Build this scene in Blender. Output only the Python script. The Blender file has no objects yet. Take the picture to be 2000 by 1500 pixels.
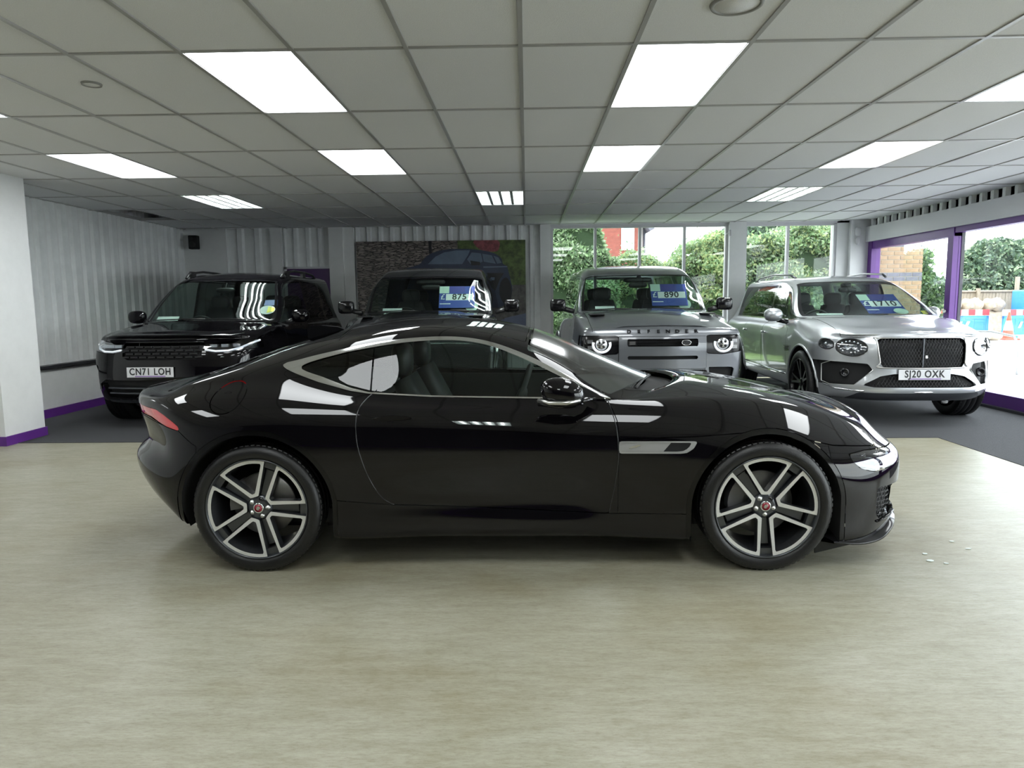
import bpy, math, random
import numpy as np
from mathutils import Vector, Matrix
random.seed(7); rng = np.random.default_rng(7)
PI = math.pi
SC = bpy.context.scene
COL = SC.collection

# ------------------------------------------------------------------ camera, world, exposure
HC = 1.389
cam_d = bpy.data.cameras.new('camera'); cam = bpy.data.objects.new('camera', cam_d); COL.objects.link(cam)
cam_d.sensor_width = 36.0; cam_d.lens = 36.0 * 1363.7 / 2000.0; cam_d.clip_end = 400
_pitch, _yaw, _roll = .1169, -.0225, -.0103
_fw = Vector((math.sin(_yaw) * math.cos(_pitch), math.cos(_yaw) * math.cos(_pitch), -math.sin(_pitch)))
_r = Vector((math.cos(_yaw), -math.sin(_yaw), 0)); _u = _r.cross(_fw)
_r2 = _r * math.cos(_roll) + _u * math.sin(_roll); _u2 = -_r * math.sin(_roll) + _u * math.cos(_roll)
cam.matrix_world = Matrix(((_r2.x, _u2.x, -_fw.x, 0), (_r2.y, _u2.y, -_fw.y, 0), (_r2.z, _u2.z, -_fw.z, HC), (0, 0, 0, 1)))
SC.camera = cam
SC.view_settings.view_transform = 'Standard'; SC.view_settings.look = 'None'
SC.view_settings.exposure = 0.35; SC.view_settings.gamma = 1.0; SC.view_settings.use_curve_mapping = False
SC.cycles.max_bounces = 10; SC.cycles.diffuse_bounces = 5; SC.cycles.glossy_bounces = 5
SC.cycles.transparent_max_bounces = 24; SC.cycles.sample_clamp_indirect = 6.0
SC.cycles.use_denoising = True
SC.cycles.caustics_reflective = False; SC.cycles.caustics_refractive = False

SKY = 6.2          # overcast sky radiance
PANEL = 9.0        # radiance of the lit ceiling panels
TUBE = 80.0

w = bpy.data.worlds.new('overcast_sky'); SC.world = w; w.use_nodes = True
nt = w.node_tree; nt.nodes.clear()
out = nt.nodes.new('ShaderNodeOutputWorld'); bg = nt.nodes.new('ShaderNodeBackground')
tc = nt.nodes.new('ShaderNodeTexCoord'); mp = nt.nodes.new('ShaderNodeMapping'); mp.inputs['Scale'].default_value = (1, 1, 2.5)
no = nt.nodes.new('ShaderNodeTexNoise'); no.inputs['Scale'].default_value = 2.2; no.inputs['Detail'].default_value = 5
cr = nt.nodes.new('ShaderNodeValToRGB')
cr.color_ramp.elements[0].position = .35; cr.color_ramp.elements[0].color = (.80, .86, .95, 1)
cr.color_ramp.elements[1].position = .65; cr.color_ramp.elements[1].color = (1, 1, 1, 1)
nt.links.new(tc.outputs['Generated'], mp.inputs['Vector']); nt.links.new(mp.outputs[0], no.inputs['Vector'])
nt.links.new(no.outputs['Fac'], cr.inputs['Fac']); nt.links.new(cr.outputs['Color'], bg.inputs['Color'])
bg.inputs['Strength'].default_value = SKY; nt.links.new(bg.outputs[0], out.inputs['Surface'])

# ------------------------------------------------------------------ materials
def nodes(name):
    m = bpy.data.materials.new(name); m.use_nodes = True; t = m.node_tree
    return m, t, t.nodes['Principled BSDF']
def srgb(*c):
    return tuple((x / 255 / 12.92 if x / 255 <= .04045 else ((x / 255 + .055) / 1.055) ** 2.4) for x in c)
def pm(name, col, rough=.5, metal=0.0, coat=0.0, coat_r=.03, ior=1.5, noise=0, nscale=30, bump=0, bscale=80, emit=None, es=1.0, stretch=None, spec=None):
    m, t, b = nodes(name)
    col = tuple(col) + (1,)
    b.inputs['Base Color'].default_value = col; b.inputs['Roughness'].default_value = rough
    b.inputs['Metallic'].default_value = metal; b.inputs['IOR'].default_value = ior
    b.inputs['Coat Weight'].default_value = coat; b.inputs['Coat Roughness'].default_value = coat_r
    if spec is not None: b.inputs['Specular IOR Level'].default_value = spec
    if emit: b.inputs['Emission Color'].default_value = tuple(emit) + (1,); b.inputs['Emission Strength'].default_value = es
    if noise or bump:
        tc = t.nodes.new('ShaderNodeTexCoord'); vec = tc.outputs['Object']
        if stretch:
            mp = t.nodes.new('ShaderNodeMapping'); mp.inputs['Scale'].default_value = stretch
            t.links.new(vec, mp.inputs['Vector']); vec = mp.outputs[0]
    if noise:
        n = t.nodes.new('ShaderNodeTexNoise'); n.inputs['Scale'].default_value = nscale; n.inputs['Detail'].default_value = 6
        n.inputs['Roughness'].default_value = .65; t.links.new(vec, n.inputs['Vector'])
        r = t.nodes.new('ShaderNodeValToRGB'); r.color_ramp.elements[0].position = .3; r.color_ramp.elements[1].position = .7
        r.color_ramp.elements[0].color = tuple(max(0, c * (1 - noise)) for c in col[:3]) + (1,)
        r.color_ramp.elements[1].color = tuple(min(1, c * (1 + noise)) for c in col[:3]) + (1,)
        t.links.new(n.outputs['Fac'], r.inputs['Fac']); t.links.new(r.outputs['Color'], b.inputs['Base Color'])
    if bump:
        n2 = t.nodes.new('ShaderNodeTexNoise'); n2.inputs['Scale'].default_value = bscale; n2.inputs['Detail'].default_value = 4
        t.links.new(vec, n2.inputs['Vector']); bp = t.nodes.new('ShaderNodeBump'); bp.inputs['Strength'].default_value = bump
        bp.inputs['Distance'].default_value = .01; t.links.new(n2.outputs['Fac'], bp.inputs['Height']); t.links.new(bp.outputs['Normal'], b.inputs['Normal'])
    return m
def glass(name, tint=(.85, .9, .88), ior=1.5, rough=0.0, extra=1.0):
    m = bpy.data.materials.new(name); m.use_nodes = True; t = m.node_tree; t.nodes.clear()
    o = t.nodes.new('ShaderNodeOutputMaterial'); mix = t.nodes.new('ShaderNodeMixShader')
    tr = t.nodes.new('ShaderNodeBsdfTransparent'); tr.inputs['Color'].default_value = tuple(tint) + (1,)
    gl = t.nodes.new('ShaderNodeBsdfGlossy'); gl.inputs['Roughness'].default_value = rough
    fr = t.nodes.new('ShaderNodeFresnel'); fr.inputs['IOR'].default_value = ior
    geo = t.nodes.new('ShaderNodeNewGeometry'); im = t.nodes.new('ShaderNodeMix'); im.data_type = 'FLOAT'      # thin sheet: same reflectance from both sides
    im.inputs[2].default_value = ior; im.inputs[3].default_value = 1 / ior; t.links.new(geo.outputs['Backfacing'], im.inputs[0]); t.links.new(im.outputs[0], fr.inputs['IOR'])
    mul = t.nodes.new('ShaderNodeMath'); mul.operation = 'MULTIPLY'; mul.inputs[1].default_value = extra; mul.use_clamp = True
    t.links.new(fr.outputs[0], mul.inputs[0]); t.links.new(mul.outputs[0], mix.inputs['Fac'])
    t.links.new(tr.outputs[0], mix.inputs[1]); t.links.new(gl.outputs[0], mix.inputs[2]); t.links.new(mix.outputs[0], o.inputs['Surface'])
    return m
def emis(name, col, s):
    m = bpy.data.materials.new(name); m.use_nodes = True; t = m.node_tree; t.nodes.clear()
    o = t.nodes.new('ShaderNodeOutputMaterial'); e = t.nodes.new('ShaderNodeEmission'); e.inputs['Color'].default_value = tuple(col) + (1,)
    e.inputs['Strength'].default_value = s; t.links.new(e.outputs[0], o.inputs['Surface']); return m
M = dict(
    black_paint=pm('black_paint', (.0030, .0026, .0036), .035, 0, 0, .015, 1.47),
    black_gloss=pm('black_gloss', (.006, .006, .007), .12, ior=1.5),
    black_satin=pm('black_satin', (.012, .012, .013), .42, noise=.2, nscale=60),
    black_matte=pm('black_matte', (.008, .008, .009), .8),
    edge_glint=pm('door_edge_glint', (.03, .03, .032), .12, .3),  # lighter than the body paint: door edge highlight put into the colour
    arch_gloss=pm('arch_gloss', (.004, .004, .004), .10, ior=1.4),
    rubber=pm('rubber', (.0065, .0065, .007), .42, bump=.15, bscale=120),
    chrome=pm('chrome', (.80, .81, .82), .12, 1.0),
    satin_chrome=pm('satin_chrome', (.62, .62, .60), .28, 1.0),
    bright_trim=pm('bright_trim', (.50, .50, .50), .32, .55),
    machined=pm('machined_alloy', (.74, .74, .72), .38, .45, noise=.04, nscale=90),
    gunmetal=pm('gunmetal', (.085, .09, .10), .30, .7, coat=.4),
    disc_steel=pm('brake_steel', (.30, .29, .28), .4, .9, noise=.1, nscale=20),
    caliper=pm('caliper_grey', (.22, .22, .23), .45, .3),
    red_badge=pm('red_badge', (.28, .012, .03), .25, coat=.5),
    silver_paint=pm('silver_paint', (.50, .52, .54), .30, .65, 1.0, .02, noise=.03, nscale=400),
    grey_paint=pm('grey_paint', (.17, .18, .195), .30, .55, 1.0, .02, noise=.03, nscale=400),
    charcoal_paint=pm('charcoal_paint', (.02, .021, .024), .22, .3, 1.0, .02),
    glass=glass('car_glass', (.66, .76, .72)),
    glass_dark=glass('privacy_glass', (.16, .19, .18)),
    glass_side=glass('side_glass', (.58, .68, .64)),
    glass_windscreen_tint=glass('dusty_windscreen', (.50, .54, .52), rough=.13, extra=2.0),
    lens=glass('lamp_lens', (.80, .84, .88), 1.6, extra=2.6),
    window_glass=glass('window_glass', (.93, .96, .95), 1.45),
    tail_red=pm('tail_lamp_red', (.42, .012, .018), .12, coat=1, emit=(.6, .02, .02), es=.12),  # weak glow added to brighten the red; the tail lamps are unlit
    tail_dark=pm('tail_lamp_smoked', (.03, .004, .008), .08, coat=1),
    white_wall=pm('white_painted_wall', (.80, .81, .81), .7, noise=.03, nscale=6, bump=.05, bscale=60),
    cladding=pm('white_cladding', (.84, .86, .86), .55, noise=.07, nscale=5),
    tile=pm('ceiling_tile_board', (.82, .83, .84), .9, noise=.05, nscale=160, bump=.25, bscale=220),
    tbar=pm('ceiling_bar_white', (.42, .42, .41), .28, spec=.9),
    purple=pm('purple_paint', (.12, .028, .24), .35, noise=.05, nscale=8),
    purple_door=pm('purple_door_paint', (.055, .010, .10), .4),
    dark_wall=pm('dark_far_wall', (.045, .042, .045), .7),
    ring_grey=pm('ring_grey', (.30, .30, .29), .7),
    carpet=pm('dark_carpet', (.062, .063, .069), .95, noise=.35, nscale=220, bump=.6, bscale=500),
    frame_white=pm('white_window_frame', (.66, .66, .68), .4),
    frame_dark=pm('dark_frame_edge', (.03, .03, .035), .4),
    plate_white=pm('plate_white', (.72, .72, .74), .35),
    plate_ink=pm('plate_ink', (.008, .008, .010), .5),
    plate_purple=pm('plate_purple_print', (.25, .12, .42), .5),
    paper=pm('white_paper', (.70, .76, .74), .8),
    sticker_blue=pm('sticker_blue', (.03, .06, .28), .5),
    sticker_purple=pm('sticker_deep_blue', (.04, .04, .22), .5),
    sticker_green=pm('sticker_pale_green', (.50, .66, .56), .6),
    sticker_yellow=pm('sticker_yellow', (.75, .68, .08), .6),
    trim_grey=pm('interior_trim', (.020, .022, .023), .6),
    leather=pm('seat_leather', (.025, .026, .028), .45, bump=.1, bscale=60),
    leather_edge=pm('seat_grey_piping', (.09, .10, .10), .45),
    speaker=pm('speaker_black', (.004, .004, .005), .7),
    reflector=pm('lamp_reflector', (.75, .76, .78), .18, .9),
    lamp_glow=pm('lamp_light_guide', (.85, .88, .9), .3, emit=(.9, .95, 1), es=.35),
    panel_light=emis('panel_diffuser', (.95, .99, 1.0), PANEL),
    tube_light=emis('fluorescent_tube', (.95, 1.0, .98), TUBE),
    louvre=pm('louvre_white_metal', (.36, .40, .39), .5, .0),
    void=pm('dark_void', (.012, .011, .010), .9),
)

# ------------------------------------------------------------------ mesh helpers
def link(name, me, mats, parent=None, loc=None, rot=None):
    o = bpy.data.objects.new(name, me); COL.objects.link(o)
    for m in (mats if isinstance(mats, (list, tuple)) else [mats]): me.materials.append(M[m] if isinstance(m, str) else m)
    if parent is not None: o.parent = parent
    if loc is not None: o.location = loc
    if rot is not None: o.rotation_euler = rot
    return o
def tag(o, label=None, cat=None, group=None, kind=None):
    if label: o['label'] = label
    if cat: o['category'] = cat
    if group: o['group'] = group
    if kind: o['kind'] = kind
    return o
def thing(name, label, cat, loc=(0, 0, 0), rz=0, group=None):
    o = bpy.data.objects.new(name, None); COL.objects.link(o); o.location = loc; o.rotation_euler = (0, 0, rz)
    o.empty_display_size = .1
    return tag(o, label, cat, group)
class MB:
    def __init__(s): s.v = []; s.f = []; s.mi = []; s.sm = []
    def add(s, vs, fs, mi=0, sm=False):
        n = len(s.v); s.v += [tuple(v) for v in vs]; s.f += [tuple(i + n for i in f) for f in fs]
        s.mi += [mi] * len(fs); s.sm += [sm] * len(fs); return s
    def box(s, x0, x1, y0, y1, z0, z1, mi=0, bev=0):
        if bev <= 0:
            return s.add([(x, y, z) for x in (x0, x1) for y in (y0, y1) for z in (z0, z1)],
                         [(0, 1, 3, 2), (4, 6, 7, 5), (0, 4, 5, 1), (2, 3, 7, 6), (0, 2, 6, 4), (1, 5, 7, 3)], mi)
        # chamfered box as three nested loops
        b = bev; vs = []; 
        def ring(z, i): return [(x0 + i, y0 + b, z), (x0 + b, y0 + i, z), (x1 - b, y0 + i, z), (x1 - i, y0 + b, z), (x1 - i, y1 - b, z), (x1 - b, y1 - i, z), (x0 + b, y1 - i, z), (x0 + i, y1 - b, z)]
        def ring2(z): return [(x0 + b, y0 + b, z)] * 2 + [(x1 - b, y0 + b, z)] * 2 + [(x1 - b, y1 - b, z)] * 2 + [(x0 + b, y1 - b, z)] * 2
        rs = [ring(z0, b), ring(z0 + b, 0), ring(z1 - b, 0), ring(z1, b)]
        for q, z in ((0, z0), (3, z1)): rs[q] = [(x0 + b, y0 + b + 1e-5, z), (x0 + b + 1e-5, y0 + b, z), (x1 - b - 1e-5, y0 + b, z), (x1 - b, y0 + b + 1e-5, z), (x1 - b, y1 - b - 1e-5, z), (x1 - b - 1e-5, y1 - b, z), (x0 + b + 1e-5, y1 - b, z), (x0 + b, y1 - b - 1e-5, z)]
        for r in rs: vs += r
        fs = [tuple(range(7, -1, -1)), tuple(range(24, 32))]
        for k in range(3):
            for i in range(8): j = (i + 1) % 8; fs.append((k * 8 + i, k * 8 + j, k * 8 + 8 + j, k * 8 + 8 + i))
        return s.add(vs, fs, mi)
    def prism(s, poly, axis, a, b, mi=0, sm=False):
        n = len(poly)
        def p(q, t):
            return {'x': (t, q[0], q[1]), 'y': (q[0], t, q[1]), 'z': (q[0], q[1], t)}[axis]
        vs = [p(q, a) for q in poly] + [p(q, b) for q in poly]
        fs = [tuple(range(n)), tuple(range(2 * n - 1, n - 1, -1))] + [((i + 1) % n, i, n + i, n + (i + 1) % n) for i in range(n)]
        return s.add(vs, fs, mi, sm)
    def tube(s, pts, r, n=8, mi=0, closed=False, caps=True, flat=1.0):
        pts = [Vector(p) for p in pts]; N = len(pts); rs = r if isinstance(r, (list, tuple)) else [r] * N
        vs = []; up = None
        for i, p in enumerate(pts):
            if closed: d = pts[(i + 1) % N] - pts[i - 1]
            else: d = pts[min(i + 1, N - 1)] - pts[max(i - 1, 0)]
            d.normalize()
            if up is None:
                up = Vector((0, 0, 1)) if abs(d.z) < .9 else Vector((1, 0, 0))
            a = d.cross(up); a.normalize(); bb = a.cross(d); up = bb
            for k in range(n):
                t = 2 * PI * k / n; vs.append(p + (a * math.cos(t) + bb * math.sin(t) * flat) * rs[i])
        fs = []
        for i in range(N if closed else N - 1):
            j = (i + 1) % N
            for k in range(n): l = (k + 1) % n; fs.append((i * n + k, i * n + l, j * n + l, j * n + k))
        if caps and not closed: fs += [tuple(range(n - 1, -1, -1)), tuple(range((N - 1) * n, N * n))]
        return s.add(vs, fs, mi, True)
    def lathe(s, prof, n=48, mi=0, axis='y', c=(0, 0, 0), sm=True, closed=False, a0=0, a1=2 * PI):
        vs = []; full = abs(a1 - a0 - 2 * PI) < 1e-6; m = n if full else n + 1
        for i in range(m):
            t = a0 + (a1 - a0) * i / n
            for r, h in prof:
                q = {'y': (r * math.cos(t), h, r * math.sin(t)), 'z': (r * math.cos(t), r * math.sin(t), h), 'x': (h, r * math.cos(t), r * math.sin(t))}[axis]
                vs.append((q[0] + c[0], q[1] + c[1], q[2] + c[2]))
        P = len(prof); fs = []
        for i in range(n):
            j = (i + 1) % m
            for k in range(P if closed else P - 1): l = (k + 1) % P; fs.append((i * P + k, i * P + l, j * P + l, j * P + k))
        return s.add(vs, fs, mi, sm)
    def mesh(s, name):
        me = bpy.data.meshes.new(name); me.from_pydata(s.v, [], s.f)
        me.polygons.foreach_set('material_index', s.mi); me.polygons.foreach_set('use_smooth', s.sm); me.update(); return me
    def build(s, name, mats, parent=None, loc=None, rot=None, label=None):
        o = link(name, s.mesh(name), mats, parent, loc, rot)
        if label: o['label'] = label
        return o
def blob(cx, cy, cz, sx, sy, sz, n=12, m=8, e=1.0):
    "superellipsoid verts, faces"
    vs = []; fs = []
    pw = lambda a: math.copysign(abs(a) ** e, a)
    for i in range(m + 1):
        ph = -PI / 2 + PI * i / m
        for k in range(n):
            th = 2 * PI * k / n
            vs.append((cx + sx * pw(math.cos(ph)) * pw(math.cos(th)), cy + sy * pw(math.cos(ph)) * pw(math.sin(th)), cz + sz * pw(math.sin(ph))))
    for i in range(m):
        for k in range(n): l = (k + 1) % n; fs.append((i * n + k, i * n + l, i * n + n + l, i * n + n + k))
    return vs, fs
def smooth_poly(pts, k=6, closed=True):
    n = len(pts); o = []
    for i in range(n if closed else n - 1):
        p0, p1, p2, p3 = (np.array(pts[j % n] if closed else pts[min(max(j, 0), n - 1)], float) for j in (i - 1, i, i + 1, i + 2))
        for t in np.arange(k) / k:
            o.append(tuple(.5 * ((2 * p1) + (-p0 + p2) * t + (2 * p0 - 5 * p1 + 4 * p2 - p3) * t * t + (-p0 + 3 * p1 - 3 * p2 + p3) * t ** 3)))
    if not closed: o.append(tuple(pts[-1]))
    return o
def text_mesh(s, size, depth, wx=1.0, spacing=1.0, bold=0.0):
    cu = bpy.data.curves.new('lettering', 'FONT'); cu.body = s; cu.size = size; cu.extrude = depth; cu.align_x = 'CENTER'; cu.align_y = 'CENTER'
    cu.resolution_u = 3; cu.space_character = spacing; cu.offset = bold
    o = bpy.data.objects.new('lettering', cu); COL.objects.link(o)
    dg = bpy.context.evaluated_depsgraph_get(); dg.update()
    me = bpy.data.meshes.new_from_object(o.evaluated_get(dg)); bpy.data.objects.remove(o); bpy.data.curves.remove(cu)
    me.transform(Matrix.Diagonal((wx, 1, 1, 1))); me.materials.clear(); return me
def text(s, size, depth, mat, parent, mtx, wx=1.0, spacing=1.0, bold=0.0, name='lettering'):
    me = text_mesh(s, size, depth, wx, spacing, bold); me.transform(mtx); return link(name, me, mat, parent)
def ori(loc, right, up):
    r = Vector(right).normalized(); u = Vector(up).normalized(); n = r.cross(u).normalized(); u = n.cross(r)
    return Matrix(((r.x, u.x, n.x, loc[0]), (r.y, u.y, n.y, loc[1]), (r.z, u.z, n.z, loc[2]), (0, 0, 0, 1)))

# ------------------------------------------------------------------ spline body surfaces
def spl_basis(t, e):
    n = len(t); A = np.zeros((n, n)); B = np.zeros((n, n)); h = np.diff(t)
    A[0, 0] = A[-1, -1] = 1
    for i in range(1, n - 1):
        A[i, i - 1] = h[i - 1]; A[i, i] = 2 * (h[i - 1] + h[i]); A[i, i + 1] = h[i]
        B[i, i - 1] = 6 / h[i - 1]; B[i, i] = -6 / h[i - 1] - 6 / h[i]; B[i, i + 1] = 6 / h[i]
    K = np.linalg.solve(A, B); R = np.zeros((len(e), n)); idx = np.clip(np.searchsorted(t, e, 'right') - 1, 0, n - 2)
    for q, i in enumerate(idx):
        x = e[q]; H = h[i]; a = (t[i + 1] - x) / H; b = (x - t[i]) / H
        R[q, i] += a; R[q, i + 1] += b
        R[q] += ((a ** 3 - a) * K[i] + (b ** 3 - b) * K[i + 1]) * H * H / 6
    return R
def pchip(t, Y, e):
    "Y (n, ...) -> (m, ...)"
    h = np.diff(t).reshape((-1,) + (1,) * (Y.ndim - 1)); d = np.diff(Y, axis=0) / h; D = np.zeros_like(Y)
    w1 = 2 * h[1:] + h[:-1]; w2 = h[1:] + 2 * h[:-1]; ok = d[:-1] * d[1:] > 0
    with np.errstate(all='ignore'): hm = (w1 + w2) / (w1 / d[:-1] + w2 / d[1:])
    D[1:-1] = np.where(ok, hm, 0); D[0] = d[0]; D[-1] = d[-1]
    i = np.clip(np.searchsorted(t, e, 'right') - 1, 0, len(t) - 2); H = (t[i + 1] - t[i]); s = ((e - t[i]) / H)
    sh = (-1,) + (1,) * (Y.ndim - 1); s = s.reshape(sh); H = H.reshape(sh)
    return (2 * s ** 3 - 3 * s ** 2 + 1) * Y[i] + (s ** 3 - 2 * s ** 2 + s) * H * D[i] + (-2 * s ** 3 + 3 * s ** 2) * Y[i + 1] + (s ** 3 - s ** 2) * H * D[i + 1]
def fill_rail(d, n):
    ks = sorted(d); T = np.array(ks, float); Y = np.array([d[k] for k in ks], float)
    return pchip(T, Y, np.arange(n, dtype=float))
def surface(rails, nu, nv, mu=.5, mv=.5):
    """rails: list of dicts column->(x,y,z), bottom to top centreline; mu/mv = weight of the monotone interpolant"""
    n = max(max(r) for r in rails) + 1
    net = np.array([fill_rail(r, n) for r in rails]); fl = np.array([1, -1, 1.0])
    net[:, 0, 1] = 0; net[:, -1, 1] = 0; net[-1, :, 1] = 0
    E = 3
    ext = np.concatenate([net[:, E:0:-1] * fl, net, net[:, -2:-2 - E:-1] * fl], 1)
    ext = np.concatenate([ext, ext[-2:-2 - E:-1] * fl], 0)
    du = np.linalg.norm(np.diff(ext, axis=0), axis=2).mean(1) ** .6; dv = np.linalg.norm(np.diff(ext, axis=1), axis=2).mean(0) ** .6
    tu = np.concatenate([[0], np.cumsum(du)]); tv = np.concatenate([[0], np.cumsum(dv)])
    R = len(rails)
    # parameter samples: uniform in true chord length
    au = np.linalg.norm(np.diff(net, axis=0), axis=2).mean(1); av = np.linalg.norm(np.diff(net, axis=1), axis=2).mean(0)
    pu = np.interp(np.linspace(0, 1, nu), np.concatenate([[0], np.cumsum(au)]) / au.sum(), np.arange(R))
    pv = np.interp(np.linspace(0, 1, nv), np.concatenate([[0], np.cumsum(av)]) / av.sum(), np.arange(n))
    eu = np.interp(pu, np.arange(R), tu[:R]); ev = np.interp(pv, np.arange(n), tv[E:E + n])
    A = np.einsum('ij,jkc->ikc', spl_basis(tu, eu), ext)
    Bm = pchip(tu, ext, eu); S = A * (1 - mu) + Bm * mu
    S = S.transpose(1, 0, 2)
    C = np.einsum('ij,jkc->ikc', spl_basis(tv, ev), S) * (1 - mv) + pchip(tv, S, ev) * mv
    P = C.transpose(1, 0, 2)
    P[:, 0, 1] = 0; P[:, -1, 1] = 0; P[-1, :, 1] = 0
    return P, pu, pv
class Body:
    def __init__(s, rails, nu, nv, mu=.5, mv=.5, warp=None):
        P, pu, pv = surface(rails, nu, nv, mu, mv)
        if warp is not None: P = warp(P)
        gu = np.gradient(P, axis=0); gv = np.gradient(P, axis=1); N = np.cross(gv, gu)
        l = np.linalg.norm(N, axis=2, keepdims=True); N = N / np.maximum(l, 1e-12)
        N[:, 0, 1] = 0; N[:, -1, 1] = 0; N[-1, :, 1] = 0
        N /= np.maximum(np.linalg.norm(N, axis=2, keepdims=True), 1e-9)
        # +y half: rows go bottom->top, cols rear->front; outward = +y side
        if N[nu // 2, nv // 2, 1] < 0: N = -N
        V = P.reshape(-1, 3); N = N.reshape(-1, 3); U = np.stack(np.meshgrid(pu, pv, indexing='ij'), -1).reshape(-1, 2)
        i, j = np.meshgrid(np.arange(nu - 1), np.arange(nv - 1), indexing='ij'); a = (i * nv + j).ravel()
        Q = np.stack([a, a + nv, a + nv + 1, a + 1], 1)
        n = len(V); fl = np.array([1, -1, 1.0])
        s.V = np.concatenate([V, V * fl]); s.N = np.concatenate([N, N * fl]); s.U = np.concatenate([U, U])
        s.side = np.concatenate([np.ones(n), -np.ones(n)])
        s.Q = np.concatenate([Q, (Q + n)[:, ::-1]]); s.P = []
        s.full = (s.V.copy(), s.N.copy(), s.U.copy(), s.side.copy())
    def cut(s, fn, Q=None, P=None):
        "returns (inside Q, P), (outside Q, P); fn<0 inside"
        base = Q is None
        if base: Q, P = s.Q, s.P
        f = fn(s.V, s.U, s.side); ins = f < 0
        sq = ins[Q]; c = sq.sum(1); k = Q.shape[1]
        qi, qo, qm = Q[c == k], Q[c == 0], Q[(c > 0) & (c < k)]
        pi, po = [], []; newV, newN, newU, newS = [], [], [], []; cache = {}; n0 = len(s.V)
        def mid(a, b):
            key = (a, b) if a < b else (b, a)
            if key in cache: return cache[key]
            a, b = key; t = f[a] / (f[a] - f[b]); t = min(max(t, .001), .999)
            newV.append(s.V[a] * (1 - t) + s.V[b] * t); nn = s.N[a] * (1 - t) + s.N[b] * t; newN.append(nn)
            newU.append(s.U[a] * (1 - t) + s.U[b] * t); newS.append(s.side[a]); cache[key] = n0 + len(newV) - 1
            return cache[key]
        def clip(face):
            a_in, a_out = [], []; m = len(face)
            for q in range(m):
                a, b = face[q], face[(q + 1) % m]; (a_in if ins[a] else a_out).append(a)
                if ins[a] != ins[b]: v = mid(a, b); a_in.append(v); a_out.append(v)
            if len(a_in) > 2: pi.append(tuple(a_in))
            if len(a_out) > 2: po.append(tuple(a_out))
        for face in qm.tolist(): clip(face)
        for face in P:
            c = sum(bool(ins[a]) for a in face)
            if c == len(face): pi.append(face)
            elif c == 0: po.append(face)
            else: clip(list(face))
        if newV:
            s.V = np.concatenate([s.V, newV]); s.N = np.concatenate([s.N, newN]); s.U = np.concatenate([s.U, newU]); s.side = np.concatenate([s.side, newS])
        if base: s.Q, s.P = qo, po
        return (qi, pi), (qo, po)
    def take(s, fn, gap=0.0):
        "take region fn<-gap; drop the gap band"
        (qi, pi), _ = s.cut(lambda V, U, S: fn(V, U, S) - gap)
        if gap: (qi, pi), band = s.cut(lambda V, U, S: fn(V, U, S) + gap, qi, pi); s.band = band
        return qi, pi
    def mesh(s, reg, name, mat, parent, off=0.0, move=(0, 0, 0), label=None, thick=0):
        q, p = reg; used = np.unique(np.concatenate([q.ravel(), np.array([i for f in p for i in f], int)])) if len(q) or p else np.array([], int)
        if not len(used): print('EMPTY PART', name); return None
        mp = np.full(len(s.V), -1); mp[used] = np.arange(len(used))
        V = s.V[used] + s.N[used] * off + np.array(move); N = s.N[used]
        F = mp[q].tolist() + [[int(mp[i]) for i in f] for f in p]
        me = bpy.data.meshes.new(name)
        me.from_pydata(V.tolist(), [], F); me.polygons.foreach_set('use_smooth', [True] * len(me.polygons)); me.update()
        if len(me.vertices) == len(N):
            nn = N / np.maximum(np.linalg.norm(N, axis=1, keepdims=True), 1e-9); me.normals_split_custom_set_from_vertices(nn.tolist())
        o = link(name, me, mat, parent)
        if label: o['label'] = label
        return o
    def x_at(s, y, z, front=True):
        V, N, U, S = s.full; m = (N[:, 0] > .1) if front else (N[:, 0] < -.1); W = V[m]
        i = np.argmin((W[:, 1] - y) ** 2 + (W[:, 2] - z) ** 2); return W[i, 0]
    def y_at(s, x, z, side=1, umax=99):
        V, N, U, S = s.full; m = (S == side) & (U[:, 0] < umax); W = V[m]; i = np.argmin((W[:, 0] - x) ** 2 + (W[:, 2] - z) ** 2); return W[i, 1]
    def z_at(s, x, y):
        V, N, U, S = s.full; m = (N[:, 2] > .25); W = V[m]; i = np.argmin((W[:, 0] - x) ** 2 + (W[:, 1] - y) ** 2); return W[i, 2]
AX = {'xz': (0, 2), 'yz': (1, 2), 'xy': (0, 1)}
def sdf_poly(p, pts):
    "signed distance (neg inside) of points p (n,2)"
    P = np.array(pts, float); n = len(P); d = np.full(len(p), 1e9); ins = np.zeros(len(p), bool)
    for i in range(n):
        a, b = P[i], P[(i + 1) % n]; e = b - a; w_ = p - a; t = np.clip((w_ @ e) / max(e @ e, 1e-12), 0, 1)
        d = np.minimum(d, np.hypot(*(w_ - t[:, None] * e).T))
        c = (a[1] > p[:, 1]) != (b[1] > p[:, 1])
        with np.errstate(all='ignore'): xi = a[0] + (p[:, 1] - a[1]) * e[0] / (e[1] if e[1] else 1e-12)
        ins ^= c & (p[:, 0] < xi)
    return np.where(ins, -d, d)
def reg(axes, pts, side=0, cond=None, smooth=0, mirror=False):
    """region function. side: +1 / -1 restrict to that half; mirror: use |y|; cond(V,U)->bool mask where allowed"""
    if smooth: pts = smooth_poly(pts, smooth)
    pts = np.array(pts)
    def fn(V, U, S):
        if axes == 'uv': p = U * np.array([.2, .3]); q = pts * np.array([.2, .3])
        else:
            W = V.copy()
            if mirror: W[:, 1] = np.abs(W[:, 1])
            p = W[:, AX[axes]]; q = pts
        lo = q.min(0) - .3; hi = q.max(0) + .3; near = np.all((p > lo) & (p < hi), 1)
        f = np.full(len(V), 1.0)
        if side: near &= S == side
        if cond is not None: near &= cond(V, U)
        if near.any(): f[near] = sdf_poly(p[near], q)
        return f
    return fn
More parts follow.
